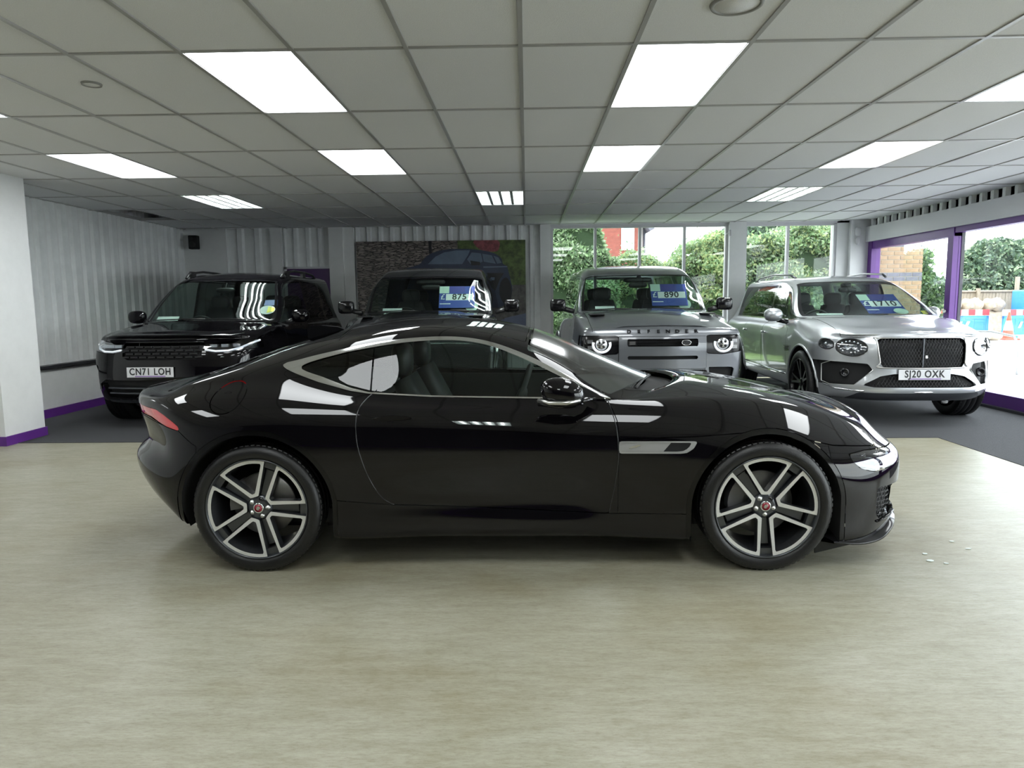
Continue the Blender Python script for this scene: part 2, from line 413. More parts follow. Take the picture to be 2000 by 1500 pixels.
def arch_fn(x0, z0, R, side, flat=1.0, ymin=.3):
    def fn(V, U, S):
        dx = V[:, 0] - x0; dz = V[:, 2] - z0; f = np.hypot(dx, np.maximum(dz, 0) * flat) - R
        return np.where((S == side) & (np.abs(V[:, 1]) > ymin) & (V[:, 2] < z0 + R + .15), f, 1.0)
    return fn
def liner(body, parent, x0, z0, R, side, zb=.12, flat=1.0, depth=.32, mat='black_matte', lip=None):
    mb = MB(); n = 40; a = []
    for i in range(n + 1):
        t = -.0 + PI * i / n; x = x0 + R * math.cos(t); z = z0 + R * math.sin(t) / flat; a.append((x, z))
    a = [(a[0][0], zb)] + a + [(a[-1][0], zb)]
    yo = [body.y_at(x, max(z, .2), side, 7) for x, z in a]
    vs = []; 
    for (x, z), y in zip(a, yo):
        vs += [(x, y - side * .002, z), (x, y - side * depth, z)]
    fs = [(2 * i, 2 * i + 1, 2 * i + 3, 2 * i + 2) for i in range(len(a) - 1)]
    mb.add(vs, fs, 0, True)
    k = len(vs); inner = [(x, y_ - side * depth, z) for (x, z), y_ in zip(a, yo)]
    yc = sum(v[1] for v in inner) / len(inner)
    mb.add([(x0, yc, z0)] + inner, [(0, i + 1, i + 2) for i in range(len(inner) - 1)], 0)
    o = mb.build('wheel_arch_liner', mat, parent)
    if lip:
        ml = MB(); pts = [(x, y + side * .003, z) for (x, z), y in zip(a, yo)]
        ml.tube(pts, lip[0], 8, flat=1.0); ml.build('wheel_arch_trim', lip[1], parent)
    return o

# ------------------------------------------------------------------ wheels
def tyre_mesh(R, W, rim, n=72):
    s = R - rim
    prof = [(rim - .004, .018), (rim + .004, .008), (rim + .25 * s, -.003), (rim + .55 * s, -.006), (rim + .8 * s, .004), (R - .007, .013), (R - .002, .024)]
    k = 4; g = .006; a = .03; b = W - .03; step = (b - a) / k
    for i in range(k):
        y = a + i * step; prof += [(R, y + .004), (R, y + step - g), (R - .008, y + step - g + .001), (R - .008, y + step - .001)]
    prof += [(R, b + .003), (R - .004, W - .02), (rim + .7 * s, W), (rim, W - .015)]
    mb = MB().lathe(prof, n)
    for i in range(n):                                   # shoulder sipes as thin raised blocks
        t = 2 * PI * i / n; c, q = math.cos(t), math.sin(t)
        t2 = t + 2 * PI / n * .6; c2, q2 = math.cos(t2), math.sin(t2); r0, r1 = R - .012, R + .0012
        for y0, y1 in ((.016, .05), (W - .05, W - .016)):
            mb.add([(r0 * c, y0, r0 * q), (r1 * c, y0 + .008, r1 * q), (r1 * c, y1, r1 * q), (r0 * c2, y0, r0 * q2), (r1 * c2, y0 + .008, r1 * q2), (r1 * c2, y1, r1 * q2)],
                   [(0, 1, 4, 3), (1, 2, 5, 4), (0, 2, 1), (3, 4, 5)])
    return mb
def polar(r, deg): return (r * math.cos(math.radians(deg)), r * math.sin(math.radians(deg)))
def ring_loop(mb, outer, inner, yf, depth, mi_face, mi_wall):
    "closed frame between two equal-length loops in xz, front at yf(r)"
    n = len(outer); vs = []
    for (x, z) in outer: vs.append((x, yf(math.hypot(x, z)), z))
    for (x, z) in inner: vs.append((x, yf(math.hypot(x, z)), z))
    for (x, z), k in [(p, 0) for p in outer] + [(p, 1) for p in inner]: vs.append((x * (.97 if k else .995), yf(math.hypot(x, z)) + depth, z * (.97 if k else .995)))
    f1 = []; f2 = []
    for i in range(n):
        j = (i + 1) % n
        f1.append((i, j, n + j, n + i)); f2.append((j, i, 2 * n + i, 2 * n + j)); f2.append((n + i, n + j, 3 * n + j, 3 * n + i))
    mb.add(vs, f1, mi_face); mb.add(vs, f2, mi_wall)
def loop_wheel(parent, x, y, side, R=.336, W=.262, rim=.262, spin=0.0, nspk=5):
    "alloy wheel of five bright-edged looped spokes"
    loc = (x, y, R); rot = (0, 0, PI if side > 0 else 0)
    mb = MB(); yf = lambda r: .012 + .030 * (1 - r / rim)
    ro, ri = rim - .004, .062
    def arc(r, a, b, k): return [polar(r, a + (b - a) * t / (k - 1)) for t in range(k)]
    for s_ in range(nspk):
        c = 90 + spin + s_ * 360 / nspk
        o = arc(ro, c + 28.5, c - 28.5, 13) + [polar(ri + .004, c - 20), polar(ri, c - 12), polar(ri, c + 12), polar(ri + .004, c + 20)]
        i_ = arc(ro - .017, c + 23.5, c - 23.5, 11) + [polar(ro - .026, c - 24.5), polar(.088, c - 9.5), polar(.078, c - 5), polar(.078, c + 5), polar(.088, c + 9.5), polar(ro - .026, c + 24.5)]
        ring_loop(mb, o, i_, yf, .055, 0, 1)
        # outer gap web between two loops
        a = c + 28.5; b = c + 360 / nspk - 28.5
        web = [polar(ro, a), polar(ro, b), polar(ro - .035, b + .5), polar(ro - .035, a - .5)]
        mb.prism(web, 'y', .030, .06, 1)
        hub_gap = [polar(ro * .80, a + 1), polar(ro * .80, b - 1), polar(.06, b + 5), polar(.06, a - 5)]
        mb.prism(hub_gap, 'y', .058, .07, 1)
    w = mb.build('wheel', ['machined', 'gunmetal'], parent, loc, rot)
    mb = MB().lathe([(rim + .004, .006), (rim + .002, .002), (rim - .003, .006), (rim - .006, .018), (rim - .012, .05), (rim - .03, .10), (rim - .03, W)], 64)
    mb.build('rim_barrel', 'gunmetal', w)
    tyre_mesh(R, W, rim).build('tyre', 'rubber', w)
    mb = MB().lathe([(0, .044), (.040, .040), (.060, .044), (.068, .056), (.068, .08), (0, .08)], 40); mb.build('hub', 'gunmetal', w)
    for k in range(5):
        a = 90 + spin + 36 + 72 * k; px, pz = polar(.046, a)
        MB().lathe([(0, .034), (.008, .035), (.010, .040), (.014, .041), (.014, .050)], 14, c=(px, 0, pz)).build('lug_nut', 'black_gloss' if k == 4 else 'satin_chrome', w)
    MB().lathe([(.021, .030), (.026, .030), (.028, .036), (.028, .05)], 32).build('centre_cap_ring', 'chrome', w)
    cp = MB().lathe([(0, .029), (.021, .0305), (.021, .04)], 32); cp.build('centre_cap', 'red_badge', w)
    e = MB()                                             # small face emblem in relief
    e.prism(smooth_poly([(-.010, -.004), (-.006, .007), (.001, .010), (.009, .005), (.011, -.003), (.004, -.002), (.003, -.009), (-.004, -.010)], 3), 'y', .0275, .030)
    e.build('cap_emblem', 'satin_chrome', w)
    MB().lathe([(.05, .12), (.165, .12), (.168, .124), (.168, .142), (.05, .142)], 56).build('brake_disc', 'disc_steel', w)
    cal = MB(); arc_ = [polar(.176, a) for a in range(130, 191, 10)] + [polar(.10, a) for a in range(190, 129, -10)]
    cal.prism(arc_, 'y', .095, .165); cal.build('brake_caliper', 'caliper', w)
    return w
def spoke_wheel(parent, x, y, side, R, W, rim, mats, nspk=5, twin=True, spin=0.0, width=.03, steer=0.0):
    loc = (x, y, R); rot = (0, 0, (PI if side > 0 else 0) + steer); mb = MB()
    for s_ in range(nspk):
        for off in ((-11, 11) if twin else (0,)):
            c = 90 + spin + s_ * 360 / nspk; a0, a1 = c + off * .35, c + off
            p0, p1 = polar(.055, a0), polar(rim - .002, a1); d = Vector((p1[0] - p0[0], p1[1] - p0[1])).normalized(); q = Vector((-d.y, d.x))
            h = width / 2
            vs = []
            for p, hh, yy in ((p0, h * 1.1, .035), (p1, h * .7, .012)):
                for sgn, dy in ((-1, 0), (1, 0), (1, .045), (-1, .045)): vs.append((p[0] + q.x * hh * sgn, yy + dy, p[1] + q.y * hh * sgn))
            mb.add(vs, [(0, 1, 5, 4)], 0); mb.add(vs, [(1, 2, 6, 5), (3, 0, 4, 7), (2, 3, 7, 6)], 1)
    w = mb.build('wheel', mats, parent, loc, rot)
    MB().lathe([(rim + .004, .006), (rim, .002), (rim - .004, .006), (rim - .010, .03), (rim - .025, .10), (rim - .025, W)], 48).build('rim_barrel', mats[1], w)
    tyre_mesh(R, W, rim, 60).build('tyre', 'rubber', w)
    MB().lathe([(0, .024), (.035, .026), (.06, .036), (.072, .05), (.072, .08), (0, .08)], 32).build('hub', mats[1], w)
    MB().lathe([(.05, .13), (.18, .13), (.18, .15), (.05, .15)], 40).build('brake_disc', 'disc_steel', w)
    return w

def seat(parent, x, y, z0, h=.62, rake=.28, wd=.50, mat='leather', head=True):
    mb = MB()
    def sweep(path, hw, th, e):
        # padded slab along a path in xz
        n = 10; vs = []; P = len(path)
        for i, (px, pz) in enumerate(path):
            a = path[max(i - 1, 0)]; b = path[min(i + 1, P - 1)]; d = Vector((b[0] - a[0], b[1] - a[1])).normalized(); q = Vector((d.y, -d.x))
            k = (1 - e * abs(2 * i / (P - 1) - 1) ** 3)
            for t in range(n):
                an = 2 * PI * t / n; cy = math.copysign(abs(math.cos(an)) ** .5, math.cos(an)); cz = math.copysign(abs(math.sin(an)) ** .7, math.sin(an))
                vs.append((x + px + q.x * th * cz, y + hw * k * cy, z0 + pz + q.y * th * cz))
        fs = [(i * n + t, i * n + (t + 1) % n, i * n + n + (t + 1) % n, i * n + n + t) for i in range(P - 1) for t in range(n)]
        fs += [tuple(range(n)), tuple(range(P * n - 1, P * n - n - 1, -1))]
        mb.add(vs, fs, 0, True)
    sweep([(.48, .04), (.40, .08), (.2, .05), (0, .02), (-.05, .0)], wd / 2, .07, .15)
    s_ = rake
    sweep([(-.02, .0), (-.02 - s_ * .3, h * .3), (-.02 - s_ * .65, h * .65), (-.02 - s_, h)], wd / 2, .065, .30)
    o = mb.build('seat', mat, parent)
    if head:
        hb = MB(); hb.add(*blob(x - .03 - s_, y, z0 + h + .10, .055, wd * .27, .10, 14, 8, .6), sm=True)
        hb.tube([(x - .03 - s_, y - .05, z0 + h - .03), (x - .03 - s_, y - .05, z0 + h + .06)], .008); hb.tube([(x - .03 - s_, y + .05, z0 + h - .03), (x - .03 - s_, y + .05, z0 + h + .06)], .008)
        hb.build('headrest', mat, o)
    return o
def steering(parent, x, y, z, tilt=.45, r=.185):
    mb = MB(); pts = [(r * math.sin(t) * 0, r * math.cos(t), r * math.sin(t)) for t in np.linspace(0, 2 * PI, 33)[:-1]]
    mb.tube(pts, .015, 8, closed=True); mb.add(*blob(.01, 0, 0, .03, .065, .06, 12, 6, .8), sm=True)
    for a in (0, PI, -PI / 2): mb.tube([(0.01, .04 * math.cos(a), .04 * math.sin(a)), (0, (r - .005) * math.cos(a), (r - .005) * math.sin(a))], .013, 6)
    return mb.build('steering_wheel', 'trim_grey', parent, (x, y, z), (0, tilt, 0))

# ------------------------------------------------------------------ the black two-door coupe
def build_coupe():
    car = thing('sports_coupe', 'glossy black two-door coupe in side view on the cream floor, in front of all others', 'car', (-.096, 4.41, 0))
    R = [
     {0:(-2.10,0,.30),1:(-1.98,.45,.29),2:(-1.74,.68,.27),3:(-1.64,.72,.23),4:(-1.3,.72,.17),5:(-.9,.72,.15),11:(1.31,.72,.15),12:(1.66,.72,.15),13:(1.86,.62,.14),14:(1.98,.38,.14),15:(2.02,0,.14)},
     {0:(-2.18,0,.30),1:(-2.04,.47,.29),2:(-1.79,.77,.265),3:(-1.675,.89,.235),4:(-1.3,.92,.22),5:(-.9,.91,.178),6:(-.45,.885,.178),7:(.07,.88,.178),8:(.3,.88,.178),9:(.55,.88,.172),10:(.9,.89,.16),11:(1.31,.90,.15),12:(1.68,.90,.14),13:(1.96,.74,.14),14:(2.11,.42,.15),15:(2.15,0,.15)},
     {0:(-2.24,0,.40),1:(-2.11,.48,.39),2:(-1.885,.785,.355),3:(-1.70,.915,.33),4:(-1.3,.94,.30),5:(-.9,.93,.27),6:(-.45,.905,.265),7:(.07,.90,.26),8:(.3,.90,.26),9:(.55,.90,.25),10:(.9,.905,.24),11:(1.31,.92,.24),12:(1.71,.91,.23),13:(2.02,.74,.22),14:(2.16,.44,.22),15:(2.20,0,.22)},
     {0:(-2.29,0,.55),1:(-2.17,.48,.55),2:(-1.945,.785,.53),3:(-1.71,.925,.47),4:(-1.3,.955,.45),5:(-.9,.925,.42),6:(-.45,.895,.40),7:(.07,.885,.39),8:(.3,.885,.385),9:(.55,.895,.38),10:(.9,.91,.38),11:(1.31,.935,.39),12:(1.72,.91,.38),13:(2.045,.735,.36),14:(2.175,.44,.36),15:(2.21,0,.36)},
     {0:(-2.22,0,.64),1:(-2.10,.48,.64),2:(-1.885,.765,.635),3:(-1.71,.915,.61),4:(-1.3,.962,.60),5:(-.9,.94,.57),6:(-.45,.92,.55),7:(.07,.912,.54),8:(.3,.912,.54),9:(.55,.915,.54),10:(.9,.928,.54),11:(1.31,.955,.55),12:(1.72,.905,.50),13:(2.06,.725,.47),14:(2.18,.44,.47),15:(2.21,0,.47)},
     {0:(-2.24,0,.78),1:(-2.14,.46,.78),2:(-1.915,.745,.775),3:(-1.71,.89,.76),4:(-1.3,.95,.75),5:(-.9,.935,.72),6:(-.45,.92,.69),7:(.07,.915,.67),8:(.3,.915,.67),9:(.55,.915,.67),10:(.9,.92,.66),11:(1.31,.925,.68),12:(1.71,.865,.605),13:(2.05,.71,.565),14:(2.165,.43,.565),15:(2.19,0,.565)},
     {0:(-2.27,0,.865),1:(-2.17,.42,.87),2:(-1.955,.68,.872),3:(-1.73,.82,.88),4:(-1.3,.89,.885),5:(-.9,.885,.86),6:(-.45,.88,.83),7:(.07,.875,.81),8:(.3,.872,.805),9:(.55,.87,.80),10:(.9,.87,.79),11:(1.31,.845,.775),12:(1.70,.785,.685),13:(2.01,.65,.615),14:(2.13,.40,.61),15:(2.16,0,.61)},
     {0:(-2.26,0,.893),1:(-2.15,.38,.90),2:(-1.94,.60,.905),3:(-1.74,.73,.935),4:(-1.3,.752,.975),5:(-.9,.78,.925),6:(-.45,.80,.893),7:(.07,.80,.882),8:(.3,.80,.876),9:(.55,.80,.868),10:(.9,.78,.865),11:(1.31,.74,.845),12:(1.70,.68,.755),13:(1.98,.58,.665),14:(2.09,.37,.655),15:(2.12,0,.655)},
     {0:(-2.19,0,.91),1:(-2.10,.33,.912),2:(-1.93,.52,.915),3:(-1.75,.685,.955),4:(-1.3,.672,1.03),5:(-.9,.698,1.045),6:(-.45,.717,1.052),7:(.07,.733,1.0),8:(.3,.755,.95),9:(.55,.785,.878),10:(.9,.70,.885),11:(1.31,.66,.87),12:(1.69,.61,.79),13:(1.95,.51,.71),14:(2.05,.34,.705),15:(2.08,0,.705)},
     {0:(-2.10,0,.93),1:(-2.04,.27,.93),2:(-1.91,.44,.93),3:(-1.74,.62,.975),4:(-1.28,.585,1.08),5:(-.9,.602,1.157),6:(-.45,.62,1.204),7:(.07,.652,1.118),8:(.3,.70,1.015),9:(.56,.77,.885),10:(.9,.58,.905),11:(1.31,.53,.89),12:(1.68,.49,.815),13:(1.91,.41,.75),14:(2.00,.29,.748),15:(2.03,0,.75)},
     {0:(-1.92,0,.965),1:(-1.90,.18,.965),2:(-1.86,.28,.965),3:(-1.70,.36,1.01),4:(-1.28,.38,1.14),5:(-.88,.36,1.225),6:(-.45,.34,1.275),7:(.09,.36,1.205),8:(.40,.42,1.08),9:(.76,.48,.91),10:(.98,.33,.925),11:(1.31,.30,.90),12:(1.66,.28,.84),13:(1.83,.23,.795),14:(1.90,.16,.793),15:(1.93,0,.795)},
     {0:(-1.80,0,1.0),1:(-1.78,0,1.0),2:(-1.75,0,1.01),3:(-1.62,0,1.06),4:(-1.28,0,1.17),5:(-.88,0,1.262),6:(-.43,0,1.300),7:(.10,0,1.235),8:(.45,0,1.10),9:(.90,0,.918),10:(1.03,0,.930),11:(1.32,0,.905),12:(1.63,0,.85),13:(1.75,0,.825),14:(1.79,0,.818),15:(1.83,0,.812)},
    ]
    B = Body(R, 120, 340, .12, .18)
    rw, fw_, Rr, Rf = -1.311, 1.311, .395, .378
    for s in (1, -1):
        for x0, r_ in ((rw, Rr), (fw_, Rf)):
            B.take(arch_fn(x0, .335, r_, s)); B.mesh(B.take(arch_fn(x0, .335, r_ + .026, s), .0006), 'wheel_arch_trim', 'arch_gloss', car, -.003)
    # glasshouse
    dlo = [(.535,.880),(.12,.886),(-.40,.898),(-.74,.916),(-.84,.930),(-1.02,.975),(-1.235,1.052),(-1.14,1.088),(-.97,1.128),(-.75,1.172),(-.53,1.198),(-.31,1.203),(-.12,1.177),(.07,1.113),(.23,1.037),(.395,.95)]
    inn = [(.50,.888),(.12,.893),(-.40,.905),(-.74,.923),(-.84,.945),(-1.00,1.000),(-1.13,1.050),(-.95,1.110),(-.75,1.150),(-.53,1.179),(-.31,1.185),(-.13,1.160),(.05,1.097),(.21,1.022),(.37,.945)]
    dlo = dlo[:5] + smooth_poly(dlo[5:], 5, False); inn = inn[:5] + smooth_poly(inn[5:], 5, False)
    up = lambda V, U: (U[:, 0] > 6.3) & (U[:, 0] < 9.9)
    for s in (-1, 1):
        rg = B.take(reg('xz', dlo, s, up, smooth=0))
        gl, ch = B.cut(reg('xz', inn, s, up), *rg)
        B.mesh(ch, 'window_trim', 'chrome', car, .004, label='bright metal surround of the side window')
        (qd, pd), rest = B.cut(lambda V, U, S: -.728 - V[:, 0], *gl)
        B.mesh((qd, pd), 'door_window', 'glass_side', car, -.002)
        _, qq = B.cut(lambda V, U, S: -.737 - V[:, 0], *rest)
        B.mesh(qq, 'quarter_window', 'glass_dark', car, -.002)
    wsf = lambda V, U, S: np.maximum.reduce([(9.16 - U[:, 0]) * .2, (7.10 - U[:, 1]) * .25, (U[:, 1] - 8.82) * .35])
    B.mesh(B.take(wsf, .004), 'windscreen', 'glass_windscreen_tint', car)
    rwf = lambda V, U, S: np.maximum.reduce([(9.75 - U[:, 0]) * .25, (3.0 - U[:, 1]) * .3, (U[:, 1] - 4.75) * .4])
    B.mesh(B.take(rwf, .004), 'rear_window', 'glass_dark', car)
    cwf = lambda V, U, S: np.maximum.reduce([(9.75 - U[:, 0]) * .2, (8.80 - U[:, 1]) * .3, (U[:, 1] - 9.62) * .25])
    B.mesh(B.take(cwf, .0), 'cowl_panel', 'black_matte', car, -.035)
    rff = lambda V, U, S: np.maximum.reduce([(9.45 - U[:, 0]) * .2, (4.8 - U[:, 1]) * .4, (U[:, 1] - 7.03) * .25])
    B.mesh(B.take(rff, .0018), 'roof_panel', 'black_paint', car)
    # lamps, vents, panels
    tail = [(-2.5,.845),(-1.90,.838),(-1.83,.818),(-1.76,.790),(-1.705,.760),(-1.715,.745),(-1.80,.758),(-1.88,.776),(-1.95,.793),(-2.5,.797)]
    head = [(1.74,.597),(1.84,.606),(2.02,.600),(2.3,.590),(2.3,.535),(2.05,.520),(1.97,.508),(1.88,.500),(1.80,.522),(1.755,.56)]
    for s in (-1, 1):
        tl = B.take(reg('xz', tail, s), .0015)
        a_, b_ = B.cut(lambda V, U, S: V[:, 0] + 1.84, *tl)
        B.mesh(a_, 'tail_lamp', 'tail_red', car, -.004); B.mesh(b_, 'tail_lamp_end', 'tail_red', car, -.004)
        hl = B.take(reg('xz', head, s, lambda V, U: np.abs(V[:, 1]) > .42), .002)
        hb = B.mesh(hl, 'headlamp', 'lens', car)
        B.mesh(hl, 'headlamp_housing', 'black_gloss', hb, -.045)
        rf = MB()
        for k in range(3):
            x0 = 1.86 + .075 * k; y0 = s * (abs(B.y_at(x0 + .03, .56, s)) - .05)
            rf.lathe([(.002, -.028), (.020, -.012), (.028, 0)], 20, axis='x', c=(x0, y0, .562))
        tag(rf.build('reflector', 'reflector', hb), kind='stuff')
        dr = MB().tube([(x, s * (abs(B.y_at(x, z, s)) - .004), z) for x, z in ((1.80, .540), (1.88, .522), (1.96, .518), (2.02, .528), (2.045, .560), (2.04, .590))], .006, 8)
        dr.build('daytime_light', 'lamp_glow', hb)
        vent = [(.556,.682),(.955,.680),(.935,.645),(.90,.622),(.86,.617),(.556,.619)]
        v_ = B.take(reg('xz', vent, s), .001)
        vin, vout = B.cut(reg('xz', [(.562,.674),(.925,.672),(.905,.645),(.88,.632),(.85,.629),(.562,.631)], s), *v_)
        vb = B.mesh(vout, 'side_vent_bezel', 'bright_trim', car, .006)
        dk, lt = B.cut(lambda V, U, S: (.80 + (V[:, 2] - .65) * .9) - V[:, 0], *vin)
        B.mesh(dk, 'vent_opening', 'black_matte', vb, -.012); B.mesh(lt, 'vent_plate', 'bright_trim', vb, .001)
        em = MB(); yv = B.y_at(.63, .655, s) + s * .003
        em.prism(smooth_poly([(.605,.645),(.620,.655),(.640,.662),(.655,.664),(.668,.660),(.655,.657),(.645,.650),(.630,.648)], 3), 'y', yv, yv + s * .003)
        em.build('vent_emblem', 'chrome', vb)
        intake = [(1.90,.405),(1.93,.415),(2.30,.415),(2.30,.255),(2.0,.235),(1.93,.240),(1.905,.27)]
        it = B.take(reg('xz', intake, s, lambda V, U: np.abs(V[:, 1]) > .47))
        ib = B.mesh(it, 'side_intake', 'black_matte', car, -.05)
        me_ = MB()                                        # honeycomb of the intake
        for i in range(7):
            for j in range(6):
                x0 = 1.915 + .022 * j + .011 * (i % 2); z0 = .25 + .024 * i; y0 = s * (abs(B.y_at(x0, z0, s)) - .014)
                hexa = [(x0 + .012 * math.cos(t), y0 - s * .95 * .012 * math.cos(t), z0 + .013 * math.sin(t)) for t in np.arange(6) * PI / 3]
                if x0 < 1.995: me_.tube(hexa, .0022, 5, closed=True)
        me_.build('intake_mesh', 'black_satin', ib)
        bl = MB().tube([(x, s * (abs(B.y_at(x, z, s)) - .0), z) for x, z in ((1.91, .232), (1.96, .236), (2.01, .248), (2.04, .268))], .012, 8, flat=.5)
        bl.build('intake_blade', 'black_paint', ib)
        cap = [(-1.462 + .088 * math.cos(t), .910 + .075 * math.sin(t) + .012 * math.cos(t)) for t in np.arange(32) * PI / 16]
        if s < 0: B.mesh(B.take(reg('xz', cap, s, lambda V, U: U[:, 0] < 8.5), .0022), 'fuel_flap', 'black_paint', car, -.001)
        door = [(-.70,.935),(-.745,.895),(-.772,.850),(-.783,.773),(-.773,.667),(-.750,.580),(-.726,.506),(-.690,.430),(-.650,.380),(-.600,.352),(-.254,.338),(.511,.300),(.535,.42),(.554,.579),(.551,.70),(.540,.78),(.515,.87),(.50,.905),(.12,.905),(-.40,.915)]
        skirt = [(-1.2,0),(-1.2,.42),(-.93,.385),(-.72,.362),(-.60,.352),(-.254,.338),(.511,.300),(.935,.296),(.95,0)]
        bon = [(.560,.692),(.95,.702),(1.31,.728),(1.66,.642),(1.935,.615),(1.945,.70),(1.99,1.2),(.3,1.2),(.50,.89),(.53,.84),(.552,.78)]
        B.mesh(B.take(reg('xz', door, s), .0022), 'door', 'black_paint', car)
        B.mesh(B.take(reg('xz', skirt, s, lambda V, U: U[:, 0] < 4), .0015), 'side_skirt', 'black_paint', car)
        for seg in ([(-.70,.935),(-.745,.895),(-.772,.850),(-.783,.773),(-.773,.667),(-.750,.580),(-.726,.506),(-.690,.430),(-.650,.380),(-.600,.352)], [(.511,.300),(.535,.42),(.554,.579),(.551,.70),(.540,.78),(.515,.87)]):
            sp_ = smooth_poly(seg, 4, False)
            MB().tube([(x, B.y_at(x, z, s, 8.5) - s * .0012, z) for x, z in sp_], .0030, 6).build('door_edge_highlight', 'edge_glint', car)  # thin added tube draws the reflection line along the door gap
        hd = MB(); yv = B.y_at(-.62, .80, s); hp = smooth_poly([(-.70,.802),(-.62,.818),(-.54,.815),(-.50,.805),(-.58,.794),(-.66,.791)], 4)
        hd.prism(hp, 'y', yv - s * .01, yv + s * .0035); hd.build('door_handle', 'black_paint', car)
        wing = lambda V, U, S, s=s: np.where(S == s, np.maximum.reduce([.557 - V[:, 0], V[:, 0] - 1.645, V[:, 2] - .745]), 1.)
    gr_ = [(-.36,.50),(-.30,.53),(.30,.53),(.36,.50),(.33,.30),(.26,.255),(-.26,.255),(-.33,.30)]
    g_ = B.take(reg('yz', gr_, 0, lambda V, U: (V[:, 0] > 1.9) & (U[:, 0] < 8)), .002); gb = B.mesh(g_, 'grille', 'black_matte', car, -.05)
    gm = MB()
    for k in range(-9, 10):
        for q in range(7):
            y0 = .036 * k + (.018 if q % 2 else 0); z0 = .275 + .038 * q; x0 = B.x_at(y0, z0) - .03
            if abs(y0) < .33: gm.tube([(x0, y0 + .018 * math.cos(t), z0 + .016 * math.sin(t)) for t in np.arange(6) * PI / 3], .003, 4, closed=True)
    tag(gm.build('grille_mesh', 'black_gloss', gb), kind='stuff')
    MB().lathe([(0, .012), (.030, .010), (.034, .0), (.034, -.03)], 28, axis='x', c=(B.x_at(0, .40) - .02, 0, .40)).build('grille_badge', 'red_badge', gb)
    bonf = reg('xz', bon, 0)
    B.mesh(B.take(bonf, .0022), 'bonnet', 'black_paint', car)
    for s in (-1, 1):
        wing = lambda V, U, S: np.where((S == s) & (U[:, 0] > 1.05), np.maximum.reduce([.557 - V[:, 0], V[:, 0] - 1.30, V[:, 2] - .745]), 1.)
        B.mesh(B.take(wing, .001), 'front_wing', 'black_paint', car)
    rb = lambda V, U, S: np.maximum(V[:, 0] + 1.60, V[:, 2] - np.interp(V[:, 0], [-2.4, -2.0, -1.72, -1.62], [.792, .785, .752, .68]))
    B.mesh(B.take(rb, .0018), 'rear_bumper', 'black_paint', car)
    B.mesh(B.take(lambda V, U, S: 1.63 - V[:, 0], .001), 'front_bumper', 'black_paint', car)
    B.mesh((B.Q, B.P), 'body_shell', 'black_paint', car)
    for s in (-1, 1):
        liner(B, car, rw, .335, Rr, s, .22); liner(B, car, fw_, .335, Rf, s, .15)
    # splitter and air deflector
    spl = [(1.66,.915,.142),(1.80,.895,.128),(1.93,.835,.130),(2.02,.765,.158),(2.085,.68,.19),(2.16,.50,.20),(2.21,.25,.20),(2.22,0,.20)]
    spl = smooth_poly(spl, 4, False)
    full = spl + [(x, -y, z) for x, y, z in spl[-2::-1]]; vs = []
    for x, y, z in full:
        ix, iy = x - .10, y * .88
        vs += [(x, y, z + .010), (x + .002, y * 1.002, z), (ix, iy, z - .012), (ix, iy, z + .05)]
    fs = [(4 * i + a, 4 * i + b, 4 * i + 4 + b, 4 * i + 4 + a) for i in range(len(full) - 1) for a, b in ((0, 1), (1, 2), (2, 3), (3, 0))]
    MB().add(vs, fs, 0, True).build('front_splitter', 'black_gloss', car)
    for s in (-1, 1):
        MB().prism([(1.60,.060),(1.83,.118),(1.75,.16),(1.60,.16)], 'y', s * .82, s * .83).build('air_deflector', 'black_satin', car)
    # rear diffuser area, exhaust, underbody
    MB().box(-1.75, 1.90, -.66, .66, .165, .22).build('underbody', 'black_matte', car)
    MB().prism([(-2.08,.34),(-1.92,.23),(-1.2,.20),(-1.2,.5),(-2.08,.5)], 'y', -.5, .5).build('rear_diffuser', 'black_matte', car)
    # mirrors
    for s in (-1, 1):
        mb = MB(); vs, fs = blob(.265, s * 1.02, .945, .105, .085, .075, 20, 12, .85)
        vs = [(x + (.035 if z < .93 else 0) * 0, y, max(z, .905) if False else z) for x, y, z in vs]
        vs = [(x - .02 * ((z - .945) / .075), y, z) for x, y, z in vs]
        mb.add(vs, fs, 0, True); mr = mb.build('door_mirror', 'black_paint', car)
        MB().tube([(.15, s * 1.045, .912), (.20, s * 1.098, .907), (.28, s * 1.108, .907), (.345, s * 1.075, .915)], .0135, 8, flat=.8).build('mirror_blade', 'satin_chrome', mr)
        MB().tube([(.15, s * 1.02, .892), (.25, s * 1.06, .885), (.36, s * 1.02, .893)], .020, 8, flat=.6).build('mirror_base', 'black_gloss', mr)
        MB().tube([(.34, s * .99, .900), (.40, s * .90, .895), (.43, s * .84, .890)], [.030, .024, .026], 8, flat=.5).build('mirror_arm', 'black_gloss', mr)
        MB().prism([(.30,.885),(.50,.882),(.43,.925),(.36,.960)], 'y', s * .79, s * .80).build('mirror_sail', 'black_satin', car)
    # wipers, aerial
    for k, (a, b) in enumerate((((.70,-.52,.885),(.86,-.03,.915)), ((.86,-.05,.905),(.76,.45,.905)))):
        wp = MB().tube([(a[0], a[1], a[2] + .02), ((a[0] + b[0]) / 2, (a[1] + b[1]) / 2, (a[2] + b[2]) / 2 + .025), (b[0], b[1], b[2] + .01)], .009, 6)
        wp.tube([(a[0] - .02, a[1], a[2] + .02), (b[0] - .03, b[1], b[2] + .025)], .006, 6)
        wp.build('wiper', 'black_satin', car)
    sf = MB(); prof = [(-1.285,1.14),(-1.29,1.235),(-1.28,1.252),(-1.20,1.255),(-1.10,1.245),(-1.04,1.222)]
    sf.prism(prof, 'y', -.028, .028); sf.build('roof_aerial', 'black_gloss', car)
